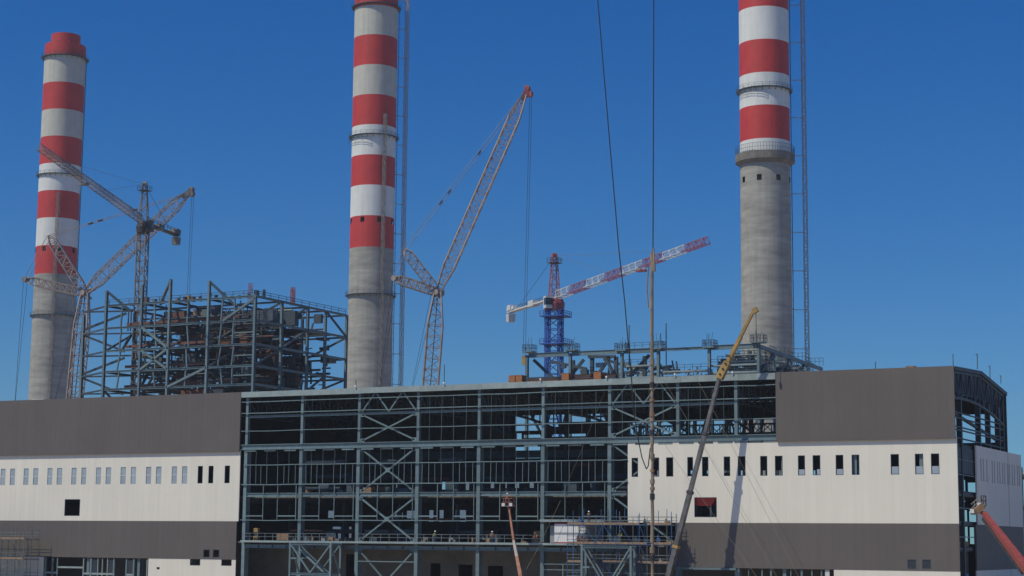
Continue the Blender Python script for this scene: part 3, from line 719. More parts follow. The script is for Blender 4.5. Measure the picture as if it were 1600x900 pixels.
for z in B1Z[2:-1]:                                                 # rust coloured beams behind each level
    MB().bar((-147, 90.2, z+1.5-rnd(0,.8)), (-114-rnd(0,14), 90.2, z+1.3), .6, .5).build('header_pipe', 'rust', b1)
    if 45 < z < 62: MB().bar((-146, 94.5, z+2.6), (-121, 94.5, z+2.6), .35, .4).build('header_pipe', 'steel_mid', b1)
for k in range(70):                                                 # boiler tube walls (hanging panels)
    x = -142+rnd(0, 26); z = random.choice((40.2, 44.6, 48.8, 53.4, 58.6))+rnd(0,.8); yy = rnd(94, 118)
    MB().box(x, x+rnd(3,7), yy, yy+rnd(.3,2.5), z, z+rnd(2.2,3.6)).build('tube_wall', random.choice(('rust','inner','steel_mid','steel_dark','navy_steel')), b1)
for z, zz in ((63.6, 64.6),):
    MB().rail([(-151,88.3,z),(-110,88.3,z),(-109.6,125,z)], 1.2, .05, 3).build('guard_rail', 'steel_dark', b1)
for k in range(18):
    x = -148+k*2.2; MB().box(x, x+rnd(.2,.8), 92, 93, 63.8, 63.8+rnd(.5,1.8)).build('stored_steel', random.choice(('steel_dark','steel','rust','steel_pale')), b1)
for (x, y) in ((-116, 95), (-110.5, 104), (-112, 106)):
    MB().lattice((x, y, 63.5), (x, y, 67.5), .7, .7, 4, .035, .025).build('riser', 'crane_red', b1)
random.seed(41)
for k in range(60):                                                 # stairs, ladders and small steel in the open left bay
    x = rnd(-151, -141); y = rnd(92, 122); z = random.choice((43.9, 48.0, 52.8, 58.1))
    if k % 3 == 0: MB().bar((x, y, z+.3), (x+rnd(1.5, 3), y, z+4.2), .3, .7).build('stair', 'steel_mid', b1)
    elif k % 3 == 1: MB().bar((x, y, z), (x, y, z+4.6), rnd(.15, .35)).build('post', 'steel_mid', b1)
    else: MB().rail([(x, y, z+.3), (min(x+4, -141.3), y, z+.3)], 1.1, .05, 1).build('guard_rail', random.choice(('steel_mid', 'rust')), b1)
# outrigger column line left of the frame
MB().ibeam((-162.4, 93, 0), (-162.4, 93, 62.4), .7, .6, .08, side=(0,1,0)).build('column', 'steel', b1)
for k, z in enumerate(B1Z[2:]):
    MB().bar((-162.4, 93, z-.3), (-151.5, 88.2, z), .35).build('beam', 'steel_mid', b1); MB().bar((-162.4, 93, z-.3), (-151.5, 98, z), .35).build('beam', 'steel_mid', b1)
    if k: MB().bar((-162.4, 93, z-.5 if k % 2 else z-4.6), (-153, 97, z-4.4 if k % 2 else z-.6), .5).build('brace', 'steel_dark', b1)

B2X = [-42.0, -32.3, -21.0, -13.2, -2.6, 7.4]; B2Y = [88, 97, 107, 117, 127]; B2Z = [30.0, 37.0, 42.0, 47.6]
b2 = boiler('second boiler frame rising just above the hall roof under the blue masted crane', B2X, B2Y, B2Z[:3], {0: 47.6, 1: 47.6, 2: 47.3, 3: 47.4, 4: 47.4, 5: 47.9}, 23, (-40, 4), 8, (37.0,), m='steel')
zt = 47.5
for i, (a, b) in enumerate(bays(B2X)):
    MB().ibeam((a+.3, 88, zt), (b-.3, 88, zt), .9 if i != 3 else .55, .4, .08).build('beam', 'steel', b2)
MB().bar((7.4, 88.4, 47.4), (7.4, 127, 46.4), .7, .5).build('beam', 'steel', b2)
for a, b in ((88, 97), (97, 107), (107, 117)):
    MB().bar((7.4, a, 42), (7.4, b, 47), .45).build('brace', 'steel_dark', b2); MB().bar((7.4, b, 42), (7.4, b, 46.8), .5).build('column', 'steel', b2)
for (x0_, z0_, x1_, z1_, y_) in ((-41.5, 46.8, -36.5, 42.4, 90), (-29, 42.2, -25.4, 47, 92), (-30.2, 47.2, -24.2, 47.0, 92), (-37, 42.2, -32.6, 47, 95), (-39.5, 46.8, -31.5, 45.0, 94), (-28.6, 47.0, -20, 44.4, 96), (-26, 47, -23.4, 42, 91), (-20.6, 42.3, -16, 46.8, 90), (-2, 42.2, 2.4, 46.5, 91), (-1.8, 46.6, 5.5, 43.8, 95), (0, 45.2, 7, 44.6, 93)):
    MB().bar((x0_, y_, z0_), (x1_, y_, z1_), .55).build('brace', 'steel_dark', b2)
for (x_, y_) in ((-29.5, 92), (-24.2, 92), (-35.2, 95), (-18.4, 93), (0.5, 94), (4.0, 92)):
    MB().box(x_-.35, x_+.35, y_, y_+.7, 36, 47).build('column', 'steel_dark', b2)
for (xa, xb, z) in ((-20.6, -13.4, 44.6), (-20.6, -13.4, 42.3), (-13, -2.8, 43.2), (-2.4, 7.2, 44.0), (-2.4, 7.2, 42.6), (-20, -12, 47.9)):
    MB().box(xa, xb, 88.3, 90.2, z-.15, z+.15).build('walkway', 'steel_pale', b2)
    MB().rail([(xa, 88.3, z+.15), (xb, 88.3, z+.15)], 1.1, .035, 1.6).build('walkway_rail', 'steel_dark', b2)
random.seed(5)
for k in range(190):                                               # plant on top
    if k < 110: x = rnd(-1.5, 14); y = rnd(89, 116)
    else: x = rnd(-41, -15); y = rnd(89, 110)
    z = rnd(41.5, 45.6); mm = random.choice(('steel_dark', 'steel_dark', 'steel', 'inner', 'steel_pale'))
    if x > 6.8: y = rnd(100, 118); x = rnd(-1, 6.8)
    if random.random() < .5: MB().bar((x, y, z), (x+rnd(1, 4), y+rnd(-1,1), z+rnd(-.4,.4)), rnd(.2, .7)).build('strut', mm, b2)
    else: MB().box(x, x+rnd(.4, 1.8), y, y+1, z, z+rnd(.4, 1.2)).build('duct', mm, b2)
for z in (43.1, 44.7, 46.0):
    for yy in (89.5, 93, 99, 105, 112, 119):
        xr_ = 7.0
        MB().box(xr_-rnd(4, 9), xr_, yy, yy+1.6, z-.1, z+.1).build('walkway', random.choice(('steel', 'steel_pale', 'steel_dark')), b2)
        MB().rail([(xr_-rnd(3, 9), yy, z+.1), (xr_, yy, z+.1), (xr_, yy+4, z+.1)], 1.1, .045, 1.1).build('walkway_rail', random.choice(('steel', 'steel_dark')), b2)
for k in range(34):
    x = rnd(-1.5, 4.5); y = rnd(90, 119); z = rnd(41.8, 44.6); L_ = rnd(.8, 2.6)
    MB().box(x, x+L_, y, y+rnd(.6, 2.4), z, z+rnd(.4, 1.5)).build('duct', random.choice(('steel_dark', 'steel_mid', 'inner', 'navy_steel')), b2)
for k in range(110):
    x = rnd(-2, 6.6); y = rnd(88.6, 122); z = rnd(42.4, 46.4-(y-88)*.02)
    if k % 2: MB().tube((x, y, z), (min(7, x+rnd(1, 4)), y+rnd(-1, 1), z), rnd(.12, .3), 8).build('pipe', random.choice(('steel', 'steel_dark', 'cont_grey')), b2)
    else: MB().bar((x, y, z-.8), (x+rnd(-.6,.6), y, z+rnd(.4, 1.4)), rnd(.12, .4)).build('strut', random.choice(('steel', 'steel_dark', 'steel_mid')), b2)
for k in range(50):
    x = rnd(-40, -4); y = rnd(88.6, 108); z = rnd(42.4, 45.0)
    MB().bar((x, y, z-.8), (x+rnd(-.8,.8), y, z+rnd(.2, 1.2)), rnd(.1, .3)).build('strut', random.choice(('steel', 'steel_dark', 'steel_mid')), b2)
for i, (x, zz, wd) in enumerate([(onY(px_, py_, 88).x, onY(px_, py_, 88).z, wd_) for px_, py_, wd_ in ((827, 551, 2.2), (894, 549, 2.3), (972, 549, 2.3), (1028, 546, 2.3), (1109, 544, 2.3), (1185, 536, 2.6))]):
    bk = MB().box(x-wd/2, x+wd/2, 87, 89.2, zz, zz+.25).build('work_platform', 'steel', b2)
    MB().rail([(x-wd/2,87,zz+.25),(x+wd/2,87,zz+.25),(x+wd/2,89.2,zz+.25),(x-wd/2,89.2,zz+.25),(x-wd/2,87,zz+.25)], 1.3, .035, .6).build('guard_rail', 'steel_dark', bk)
    for k in range(4):
        MB().bar((x+rnd(-1,1), 88, zz), (x+rnd(-1,1), 88, zz+rnd(1.8, 3.2)), .06).build('upright', 'steel_dark', bk)
for yy in (99, 110, 121): 
    MB().rail([(6.4, yy-2, 46.9), (6.4, yy+2, 46.8), (9.0, yy+2, 46.8)], 1.6, .04, .9).build('guard_rail', 'steel_dark', b2)
for px, y0, y1 in ((983, 508, 560), (1041, 505, 570)):
    p = onY(px, y1, 88.6); q_ = onY(px, y0, 88.6); MB().bar(p-V(0,0,2), V(p.x, p.y, q_.z), .16).build('lightning_rod', 'steel_dark', b2)

# ------------------------------------------------------------------ tower cranes
def tower_crane(base, ztop, tip, tail, cat_top, label, mast_m, jib_ms, head_m, w_mast, collars, cw_m, sections, cabside=-1, dark=False):
    x, y = base.x, base.y
    t = thing('tower_crane', label, 'crane', (x, y, 0))
    MB().lattice((x, y, 0), (x, y, ztop-1.5), w_mast, w_mast, int(ztop/2.4), .13 if not dark else .12, .08, side=(1,0.3,0)).build('mast', mast_m, t)
    o = V(x, y, ztop)
    d = (tip-o).normalized(); d2 = (tail-o).normalized(); s_ = V(0,0,1).cross(d).normalized()
    MB().lathe(x, y, [(.1, ztop-2.2), (w_mast*.75, ztop-2.2), (w_mast*.8, ztop-.8), (w_mast*.6, ztop+.5), (.1, ztop+.5)], 20).build('slewing_ring', head_m if not dark else 'crane_dark', t)
    for zc in collars:
        cm_ = MB().box(x-w_mast*.8, x+w_mast*1.05, y-w_mast*.8, y+w_mast*.8, zc-.12, zc+.12)
        c_o = cm_.build('climbing_platform', 'crane_blue' if not dark else 'crane_dark', t)
        MB().rail([(x-w_mast*.8,y-w_mast*.8,zc),(x+w_mast*1.05,y-w_mast*.8,zc),(x+w_mast*1.05,y+w_mast*.8,zc)], 1.1, .05, .9).build('guard_rail', 'crane_blue' if not dark else 'crane_dark', c_o)
    # cathead
    top = V(x, y, cat_top)
    MB().lattice(o+V(0,0,.3), top, 2.0, .9, 6, .08, .045, side=d).build('cathead', head_m, t)
    MB().box(x-1.2, x+1.2, y-1.2, y+1.2, cat_top-1.6, cat_top-1.5).build('cathead_platform', 'crane_dark', t)
    MB().rail([(x-1.2,y-1.2,cat_top-1.5),(x+1.2,y-1.2,cat_top-1.5),(x+1.2,y+1.2,cat_top-1.5)], 1.0, .04, .8).build('guard_rail', 'crane_dark', t)
    MB().tube(top-s_*.5+V(0,0,.2), top+s_*.5+V(0,0,.2), .45, 10).build('sheave', head_m, t)
    # jib in coloured sections
    L_ = (tip-o).length; jo = o + V(0,0,.7)
    for k in range(sections):
        a = jo.lerp(jo+d*L_, k/sections+ (0.012 if k == 0 else 0)); b = jo.lerp(jo+d*L_, (k+1)/sections)
        wd = 1.75 - .55*k/sections
        n = max(3, int((b-a).length/1.6))
        MB().lattice(a+V(0,0,.3), b+V(0,0,.3), wd, wd, n, .065, .035, side=(0,0,1), tri=True).build('jib_section', jib_ms[k % len(jib_ms)], t)
    # trolley, hook rope and block
    tp = jo + d*L_*.62
    MB().box(tp.x-.9, tp.x+.9, tp.y-.6, tp.y+.6, tp.z-1.2, tp.z-.8).build('trolley', head_m, t)
    # counter jib and ballast
    L2 = (tail-o).length; up = V(0,0,1)
    MB().bar(o+V(0,0,.4), o+d2*L2+V(0,0,.4), .35, 1.4).build('counter_jib', 'crane_white' if not dark else 'crane_dark', t)
    MB().rail([o+s_*.8+V(0,0,.7), o+d2*L2+s_*.8+V(0,0,.7)], 1.0, .04, 2).build('guard_rail', 'crane_dark', t)
    for f_, za, zb, wd in ((.95, .65, 1.9, 2.4), (.97, -.1, -1.9, 1.7), (.86, .65, 1.5, 1.4)):
        c = o+d2*L2*f_
        MB().bar(c+V(0,0,za), c+V(0,0,zb), wd, 1.7, side=d2, wa2=wd*.85, wb2=1.5).build('counterweight', cw_m, t)
    c = o+d2*L2*.45; MB().bar(c+V(0,0,.7)-d2*1.5, c+V(0,0,.7)+d2*1.5, 1.3, 1.5).build('winch_house', cw_m, t)
    # cab
    c = o + d*1.2 + s_*cabside*1.9
    cb = MB().bar(c+V(0,0,-2.0), c+V(0,0,.6), 1.7, 1.5, side=d).build('cab', cw_m if not dark else 'crane_dark', t)
    MB().bar(c+V(0,0,-1.3)+d*.3, c+V(0,0,.2)+d*.3, 1.2, 1.56, side=d).build('cab_window', 'darkglass', cb)
    # pendant bars
    for f_, z_ in ((.42, 1.6), (.8, 1.5)):
        MB().tube(top, jo+d*L_*f_+V(0,0,.8), .03, 5).build('pendant', 'crane_grey', t)
    MB().tube(top, o+d2*L2*.85+V(0,0,.5), .04, 5).build('pendant', 'crane_dark', t)
    return t, jo, d, L_
p1 = onD(224, 350, 418); z1 = p1.z
tower_crane(p1, z1, onZ(62, 237, z1), onZ(277, 371, z1), onD(233, 288, 418).z, 'grey tower crane pointing its jib across the banded chimney', 'crane_grey', ['crane_grey', 'crane_tan'], 'crane_grey', 2.1, [], 'crane_grey', 6, cabside=1, dark=True)
p2 = onD(866, 469, 385); z2 = p2.z
tc2, jo, d2_, L2_ = tower_crane(p2, z2, onZ(1105, 384, z2), onZ(796, 491, z2), onD(861, 400, 385).z, 'tower crane with a blue mast and red and white jib', 'crane_blue', ['crane_white', 'crane_red'], 'crane_red', 2.9, [z2-3.6, z2-9.6], 'crane_white', 8)
for s_ in (-1, 1):                                      # doubled climbing frame round the mast top
    MB().lattice((p2.x+s_*1.55, p2.y, z2-18), (p2.x+s_*1.55, p2.y, z2-2), .9, .9, 7, .08, .045).build('climbing_frame', 'crane_blue', tc2)

# ------------------------------------------------------------------ crawler cranes
def crawler_crane(P, D, label, m, wmast, wjib, tipm):
    """P: measured joints foot, head, jib tip, upper strut, lower strut (photo px)"""
    foot = onD(*P['foot'], D); head = onD(*P['head'], D); tip = onD(*P['tip'], D); s1 = onD(*P['s1'], D); s2 = onD(*P['s2'], D)
    dirm = (head-foot).normalized(); g0 = foot - dirm*((foot.z-3.0)/dirm.z)
    t = thing('crawler_crane', label, 'crane', (g0.x, g0.y, 0), 'crawler cranes behind the hall')
    rt = Vector((CM.col[0].x, CM.col[0].y, 0)).normalized()
    MB().lattice(g0, head, 1.2, 1.6, int((head-g0).length/2.6), .15, .085, side=rt, wm=wmast).build('main_boom', m, t)
    MB().bar(foot.lerp(head, -.9), head, .16).build('mast_cable', 'crane_dark', t)
    MB().lattice(head, tip, 1.0, .9, int((tip-head).length/2.2), .13, .075, side=rt, wm=wjib).build('luffing_jib', m, t)
    MB().lattice(head, s1, 1.0, .6, 10, .11, .07, side=V(0,0,1), wm=wjib*.85).build('strut', m, t)
    MB().lattice(head, s2, 1.0, .6, 10, .11, .07, side=V(0,0,1), wm=wjib*.75).build('strut', m, t)
    MB().box(head.x-1.5, head.x+1.5, head.y-1.3, head.y+1.3, head.z-1.6, head.z+1.2).build('boom_head', m, t) if False else None
    hb = MB()
    for k in range(7): hb.bar(head+rt*rnd(-1.4,1.4)+V(0,rnd(-1,1),rnd(-1.6,.4)), head+rt*rnd(-1.4,1.4)+V(0,rnd(-1,1),rnd(-.4,1.6)), rnd(.25,.5))
    hb.tube(head-V(0,1.2,0), head+V(0,1.2,0), .7, 12); hb.build('boom_head', m, t)
    th = MB(); e = (tip-head).normalized()
    th.bar(tip-e*1.5, tip+e*1.5+rt*.4, 1.5, 1.1); th.tube(tip+rt*1.2-V(0,.5,0), tip+rt*1.2+V(0,.5,0), .8, 12); th.tube(tip+e*1.6-V(0,.5,0), tip+e*1.6+V(0,.5,0), .7, 12)
    th.build('jib_head', tipm, t)
    for a, b in ((s1, tip), (s1, s2)):
        for o_ in (-.45, .45):
            MB().tube(a+V(0,o_,0)+rt*o_*.5, b+V(0,o_,0)+rt*o_*.5, .075, 5).build('pendant', m if a is s1 else 'cable', t)
    for f_ in (.3, .37, .62): 
        c = s1.lerp(tip, f_); MB().bar(c-(tip-s1).normalized()*.6, c+(tip-s1).normalized()*.6, .22, .9).build('pendant_link', 'crane_dark', t)
    for o_ in (-.5, .5):
        MB().tube(s2+rt*o_, V(g0.x, g0.y, 6)-rt*(14+o_), .05, 5).build('backstay', 'cable', t)
        MB().tube(head+rt*o_-rt*1.0, V(g0.x, g0.y, 6)-rt*(10+o_), .045, 5).build('backstay', 'cable', t)
    MB().tube(s2-V(0,.7,0), s2+V(0,.7,0), .7, 10).build('strut_sheave', tipm if tipm != 'crane_red' else 'crane_tan', t)
    hp = onD(*P['hook'], D)
    for o_ in (-.25, .25):
        MB().tube(V(tip.x, tip.y, tip.z)+rt*(1.5+o_), V(hp.x, hp.y, hp.z)+rt*o_, .05, 5).build('hoist_rope', 'cable', t)
    MB().bar(V(hp.x, hp.y, hp.z), V(hp.x, hp.y, hp.z-2.2), .9, .7).build('hook_block', 'yellow', t)
    # superstructure and tracks
    c = V(g0.x, g0.y, 0)
    MB().bar(c-rt*12+V(0,0,3.6), c+rt*2.5+V(0,0,3.6), 3.0, 4.0).build('superstructure', 'yellow', t)
    MB().bar(c-rt*14.5+V(0,0,3.8), c-rt*12+V(0,0,3.8), 3.6, 6.5).build('counterweight', 'crane_dark', t)
    for o_ in (-4, 4):
        MB().bar(c-rt*6+HF*o_+V(0,0,.95), c+rt*6+HF*o_+V(0,0,.95), 1.9, 1.5).build('track', 'rubber', t)
    return t
random.seed(3)
crawler_crane(dict(foot=(117,620), head=(133,458), tip=(292,303), s1=(77,369), s2=(40,437), hook=(294,462)), 450, 'rosy grey lattice crawler crane with luffing jib beside the banded chimney and steel frame', 'crane_tan', 3.3, 2.6, 'crane_grey')
crawler_crane(dict(foot=(673,598), head=(684,457), tip=(820,147), s1=(632,390), s2=(617,435), hook=(819,556)), 430, 'tall lattice crawler crane with red jib head, rising between chimney and blue masted crane', 'crane_tan', 3.6, 2.7, 'crane_red')

# ------------------------------------------------------------------ telescopic crane in front of the hall
A0 = V(27.95, -6.6, 6.08); A1 = V(34.22, -3.62, 32.7); dm = (A1-A0).normalized()
foot = A0 - dm*((A0.z-2.6)/dm.z)
def al(z): return A0 + dm*((z-A0.z)/dm.z)
mc = thing('mobile_crane', 'telescopic crane with long grey boom and yellow tip leaning towards the hall', 'crane', (foot.x, foot.y, 0))
Z_ = [2.6, 9.6, 17.0, 25.0, 33.2]
for k, wd in enumerate((.80, .72, .64, .57)):
    s_ = MB().bar(al(Z_[k]), al(Z_[k+1]), wd*.8, wd*1.05, side=(1,0,0)).build('boom_section', 'boom_grey', mc)
    if k: MB().bar(al(Z_[k]-.25), al(Z_[k]+.15), wd*1.15, wd*1.5, side=(1,0,0)).build('boom_collar', 'crane_dark' if k != 1 else 'yellow', s_)
tipz = 42.4; lo = al(32.6); ttip = onY(1177, 487, -3.4)
hd = MB().bar(lo, lo.lerp(ttip, .25), 1.0, .9, side=(1,0,0), wa2=.85, wb2=.75)
hd.bar(lo.lerp(ttip, .255), ttip, .5, .5, side=(1,0,0), wa2=.36, wb2=.36).bar(lo.lerp(ttip, .26)+V(.3,0,0), lo.lerp(ttip, .62)+V(.22,0,0), .28, .3)
hd.bar(ttip, ttip+(ttip-lo).normalized()*.5+V(.35,0,-.1), .7, .5)
jb = hd.build('tip_section', 'yellow', mc, 'yellow tip section')
for k, f_ in enumerate((.06, .14, .22, .33)):
    c = lo.lerp(ttip, f_)+V(0,-.42,0); MB().tube(c, c+V(0,-.12,0), .16, 8).build('pin', 'crane_dark', jb)
MB().tube(ttip+V(.45,-.2,0), ttip+V(.5,-.2,-4.5), .045, 5).build('hoist_rope', 'cable', mc)
MB().tube(ttip+V(.5,-.2,-4.5), ttip+V(.5,-.2,-5.1), .18, 8).build('hook', 'crane_dark', mc)
fx_, fy_ = foot.x, foot.y
MB().box(fx_-6, fx_+5, fy_-1.4, fy_+1.4, 1.1, 1.7).build('chassis', 'yellow', mc)
MB().box(fx_-2.2, fx_+1.6, fy_-1.3, fy_+1.3, 1.7, 3.2).build('turntable', 'yellow', mc)
cb = MB().box(fx_+5, fx_+7, fy_-1.3, fy_+1.3, 1.0, 2.9).build('cab', 'yellow', mc)
MB().box(fx_+5.3, fx_+7.03, fy_-1.33, fy_+1.33, 2.0, 2.7).build('windscreen', 'darkglass', cb)
for wx in (-5, -3.6, 1.2, 2.6, 4.4, 6.0):
    for wy in (-1.35, 1.35): MB().tube((fx_+wx, fy_+wy-.25, .65), (fx_+wx, fy_+wy+.25, .65), .65, 16).build('wheel', 'rubber', mc)
for wx in (-5.8, 4.6):
    MB().box(fx_+wx-.2, fx_+wx+.2, fy_-3.2, fy_+3.2, .9, 1.2).build('outrigger', 'yellow', mc)

# ------------------------------------------------------------------ tall pole with hoist line, cables, guy ropes
Yp = -100.0
pb = onY(1019, 640, Yp); top = onY(1018, 395, Yp)
pl = thing('lifting_pole', 'tall thin weathered pole standing before the hall with a line from its top', 'pole', (pb.x, pb.y, 0))
random.seed(9); z = 0; pm = MB()
while z < top.z:
    z2_ = min(z+rnd(1.2, 2.6), top.z); o1 = rnd(-.04,.04)
    pm.tube((pb.x+o1, pb.y, z), (pb.x+rnd(-.03,.03), pb.y, z2_+.02), rnd(.13,.18), 8, rnd(.12,.17)); z = z2_
pm.build('shaft', 'pole', pl)
for k in range(14):
    zz = rnd(8, top.z-2); MB().tube((pb.x, pb.y, zz), (pb.x, pb.y, zz+rnd(.2,.5)), .22, 8).build('clamp', random.choice(('pole', 'crane_dark', 'tan')), pl)
MB().bar((pb.x+.25, pb.y-.1, top.z-1.6), (pb.x+.2, pb.y-.1, top.z+.4), .22, .2, wa2=.1, wb2=.1).build('pole_head', 'pole', pl)
MB().path([(pb.x-.3, pb.y, top.z-1.1), (pb.x-.45, pb.y, top.z-3.0), (pb.x-.3, pb.y, top.z-4.6)], .05).build('hose', 'tan', pl)
tt_ = onY(1021.5, 5, Yp)
cb_ = MB().path([(pb.x+.1, pb.y, top.z), (tt_.x, Yp, tt_.z), (tt_.x+.1, Yp, 125)], .048).build('hoist_line', 'cable', None, loc=(pb.x+.1, pb.y, top.z))
tag(cb_, 'straight dark hoist line rising from the tall pole into the sky', 'cable')
pts = [onY(x, y, -98) for x, y in ((928.5,-60),(934,0),(944,120),(955,250),(967,390),(976,470),(981,530),(986,580),(990,640),(996,680),(1003,715),(1010,733),(1013,728),(1016,700))]
cc = MB().path(pts, .048).build('slack_cable', 'cable', None, loc=pts[-1]); tag(cc, 'dark cable slanting down the sky to a slack loop at the pole', 'cable')
for k, (a, b, top_) in enumerate((((1056,720),(1180,898),(1012,655)), ((1112,720),(1212,898),(1036,592)), ((1156,720),(1246,898),(1088,590)))):
    pa = [onY(*top_, -5.0), onY(*a, -6.5), onY(*b, -9)]
    e_ = pa[-1] + (pa[-1]-pa[-2]).normalized()*8; e_.z = max(e_.z, 0)
    gr = MB().path(pa+[e_], .022, 4).build('guy_rope', 'rope', None, loc=pa[-1])
    tag(gr, ('thin pale guy rope slanting past the square opening in the white wall', 'thin pale guy rope slanting across the white wall beside the crane boom', 'thin pale guy rope slanting across the crane shadow on the white wall')[k], 'rope', 'guy ropes on the hall front')
gr = MB().path([onY(878,775,-2), onY(905,712,-2), onY(945,612,-1.5)], .02, 4).build('guy_rope', 'rope', None, loc=onY(878,775,-2)); tag(gr, 'thin guy rope slanting across the open steel bays', 'rope')
gr = MB().path([onY(822,890,-3), onY(840,858,-2), onY(876,782,-1.5)], .03, 4).build('guy_rope', 'rope', None, loc=onY(822,890,-3)); tag(gr, 'thin rope slanting up beside the orange lift boom', 'rope')

# ------------------------------------------------------------------ boom lifts
def boom_lift(bk, pts, ws, m, label, basket_w, along):
    g0 = pts[-1]
    t = thing('boom_lift', label, 'boom lift', (g0.x, g0.y, 0))
    for k in range(len(pts)-1):
        MB().bar(pts[k], pts[k+1], ws[k], ws[k]*1.1, side=(1,0,0), wa2=ws[k+1], wb2=ws[k+1]*1.1).build('boom_section', m[k % len(m)], t)
    c = bk; a = along.normalized(); b_ = V(0,0,1).cross(a).normalized()
    P4 = [c+a*i*basket_w/2+b_*j*.5 for i, j in ((-1,-1),(1,-1),(1,1),(-1,1),(-1,-1))]
    ba = MB().bar(c-a*basket_w/2, c+a*basket_w/2, .12, 1.0).build('basket', 'crane_grey', t)
    MB().rail(P4, 1.1, .04, .6).build('basket_rail', m[0] if m[0] == 'orange' else 'crane_grey', ba)
    for i in (-1, 1): MB().bar(c+a*i*basket_w*.36-b_*.55, c+a*i*basket_w*.36-b_*.55+V(0,0,.45), .5, .12, side=a).build('control_box', 'crane_white', ba)
    MB().bar(c+V(0,0,-.1), pts[0], .3, .3).build('jib_knuckle', m[0], t)
    MB().box(g0.x-1.1, g0.x+1.1, g0.y-1.6, g0.y+1.6, .9, 2.0).build('turret', m[-1], t)
    MB().box(g0.x-1.2, g0.x+1.2, g0.y-2.0, g0.y+2.0, .45, .85).build('chassis', 'crane_dark', t)
    for wx in (-1.25, 1.25):
        for wy in (-1.4, 1.4): MB().tube((g0.x+wx-.2, g0.y+wy, .5), (g0.x+wx+.2, g0.y+wy, .5), .5, 14).build('wheel', 'rubber', t)
    return t, ba
pts = [onY(796,797,-4.5), onY(803,845,-6.0), onY(808,870,-7.2), onY(814,900,-9)]
e_ = pts[-1] + (pts[-1]-pts[-2])*1.0; e_.z = 2.0; pts.append(e_)
bl, ba = boom_lift(onY(795,791,-4.3), pts, [.24,.34,.44,.55,.65], ['orange','crane_tan','orange','orange'], 'orange boom lift with its basket raised against the open hall front', 1.7, V(1,0,0))
bc = onY(795, 791, -4.3)
tip = onD(1538, 803, 200)
e_ = onD(1600, 884, 182); e2 = tip + (e_-tip)*2.1; e2.z = max(2.0, min(e2.z, 3.0))
bl2, ba2 = boom_lift(onD(1529, 797, 201), [tip, tip.lerp(e_, .5), e_, e2], [.48,.62,.7,.8], ['lift_red','lift_red','lift_red'], 'red boom lift reaching up past the shaded gable wall', 1.6, (onD(1540,785,200)-onD(1522,800,201)))
MB().bar(tip+V(-.1,-.1,-.55), e_+V(-.1,-.1,-.7), .3, .35).build('lift_cylinder', 'crane_dark', bl2)
MB().bar(onD(1525,799,200), onD(1536,790,200), .7, .5).build('basket_guard', 'tan', ba2)

# ------------------------------------------------------------------ scaffolds and support frames before the deck
def scaffold(label, xs, ys, z0, z1, decks, cat_='scaffold', m='scaf_blue', seed=1, group=None):
    random.seed(seed)
    t = thing('scaffold', label, cat_, (xs[0], ys[0], z0), group)
    for x in xs:
        for y in ys:
            MB().tube((x, y, z0), (x, y, z1+rnd(-.6, 1.0)), .05, 6).build('standard', random.choice((m, m, 'scaf_grey')), t)
    for z in decks:
        for y in ys:
            MB().tube((xs[0]-.3, y, z-.1), (xs[-1]+.3, y, z-.1), .045, 6).build('ledger', m, t)
            for h in (.55, 1.05): MB().tube((xs[0]-.2, y, z+h), (xs[-1]+.2, y, z+h), .035, 6).build('guard_rail', 'scaf_grey', t)
        for x in xs: MB().tube((x, ys[0]-.2, z-.12), (x, ys[-1]+.2, z-.12), .045, 6).build('transom', m, t)
        for a, b in bays(xs):
            if random.random() < .12: continue
            for k in range(3):
                yy = ys[0]+(ys[-1]-ys[0])*(k+.1)/3
                MB().box(a+.03, b-.03, yy, yy+(ys[-1]-ys[0])/3.4, z-.04+rnd(0,.02), z+.05).build('plank', 'plank', t)
            MB().box(a+.03, b-.03, ys[0]-.07, ys[0]-.04, z-.06, z+.26).build('toe_board', 'plank', t)
    for k, (a, b) in enumerate(bays(xs)):
        for z, zz in bays(decks):
            if random.random() < .6:
                p_, q_ = (z, zz) if k % 2 else (zz, z)
                MB().tube((a, ys[0]-.06, p_), (b, ys[0]-.06, q_), .04, 6).build('brace', m, t)
    return t
sxs = [onY(px, 850, -3).x for px in (888, 897, 913, 932, 943, 964, 969, 990, 1000, 1012, 1022, 1043, 1050)]
scaffold('blue tube scaffold with plank decks round the corner of the white cladding', sxs, [-3.2, -1.4], 0, 14.0, [2.4, 4.8, 7.3, 9.9, 12.6], seed=4)
random.seed(31)
for k in range(22):
    x = rnd(sxs[1], sxs[-2]); z = random.choice((9.96, 9.96, 7.36, 12.66)); h = rnd(.25, .8)
    o = MB().box(x, x+rnd(.3, 1.3), -2.6, -2.6+rnd(.3, .8), z, z+h).box(x+.05, x+.25, -2.5, -2.2, z+h, z+h+rnd(.1,.4))
    mm_ = random.choice(('tan', 'scaf_blue', 'plank', 'steel_dark', 'rust', 'cont_grey'))
    cn = dict(tan='tan', scaf_blue='blue', plank='timber brown', steel_dark='dark steel', rust='rust red', cont_grey='grey')[mm_]
    tag(o.build('scaffold_supplies', mm_, None, loc=(x, -2.6, z)), 'small '+cn+' bundle lying on the '+{9.96: 'middle', 7.36: 'lower', 12.66: 'top'}[z]+' plank deck of the blue scaffold', 'supplies', cn+' bundles on the scaffold decks')
xs2 = [onY(px, 850, -5).x for px in (-62, -40, -18, 4, 22, 40)]
scaffold('grey stair scaffold standing before the lower left cladding', xs2[:], [-5.4, -3.6, -1.8], 0, 11.0, [3.2, 6.5, 9.8], m='scaf_grey', seed=6)
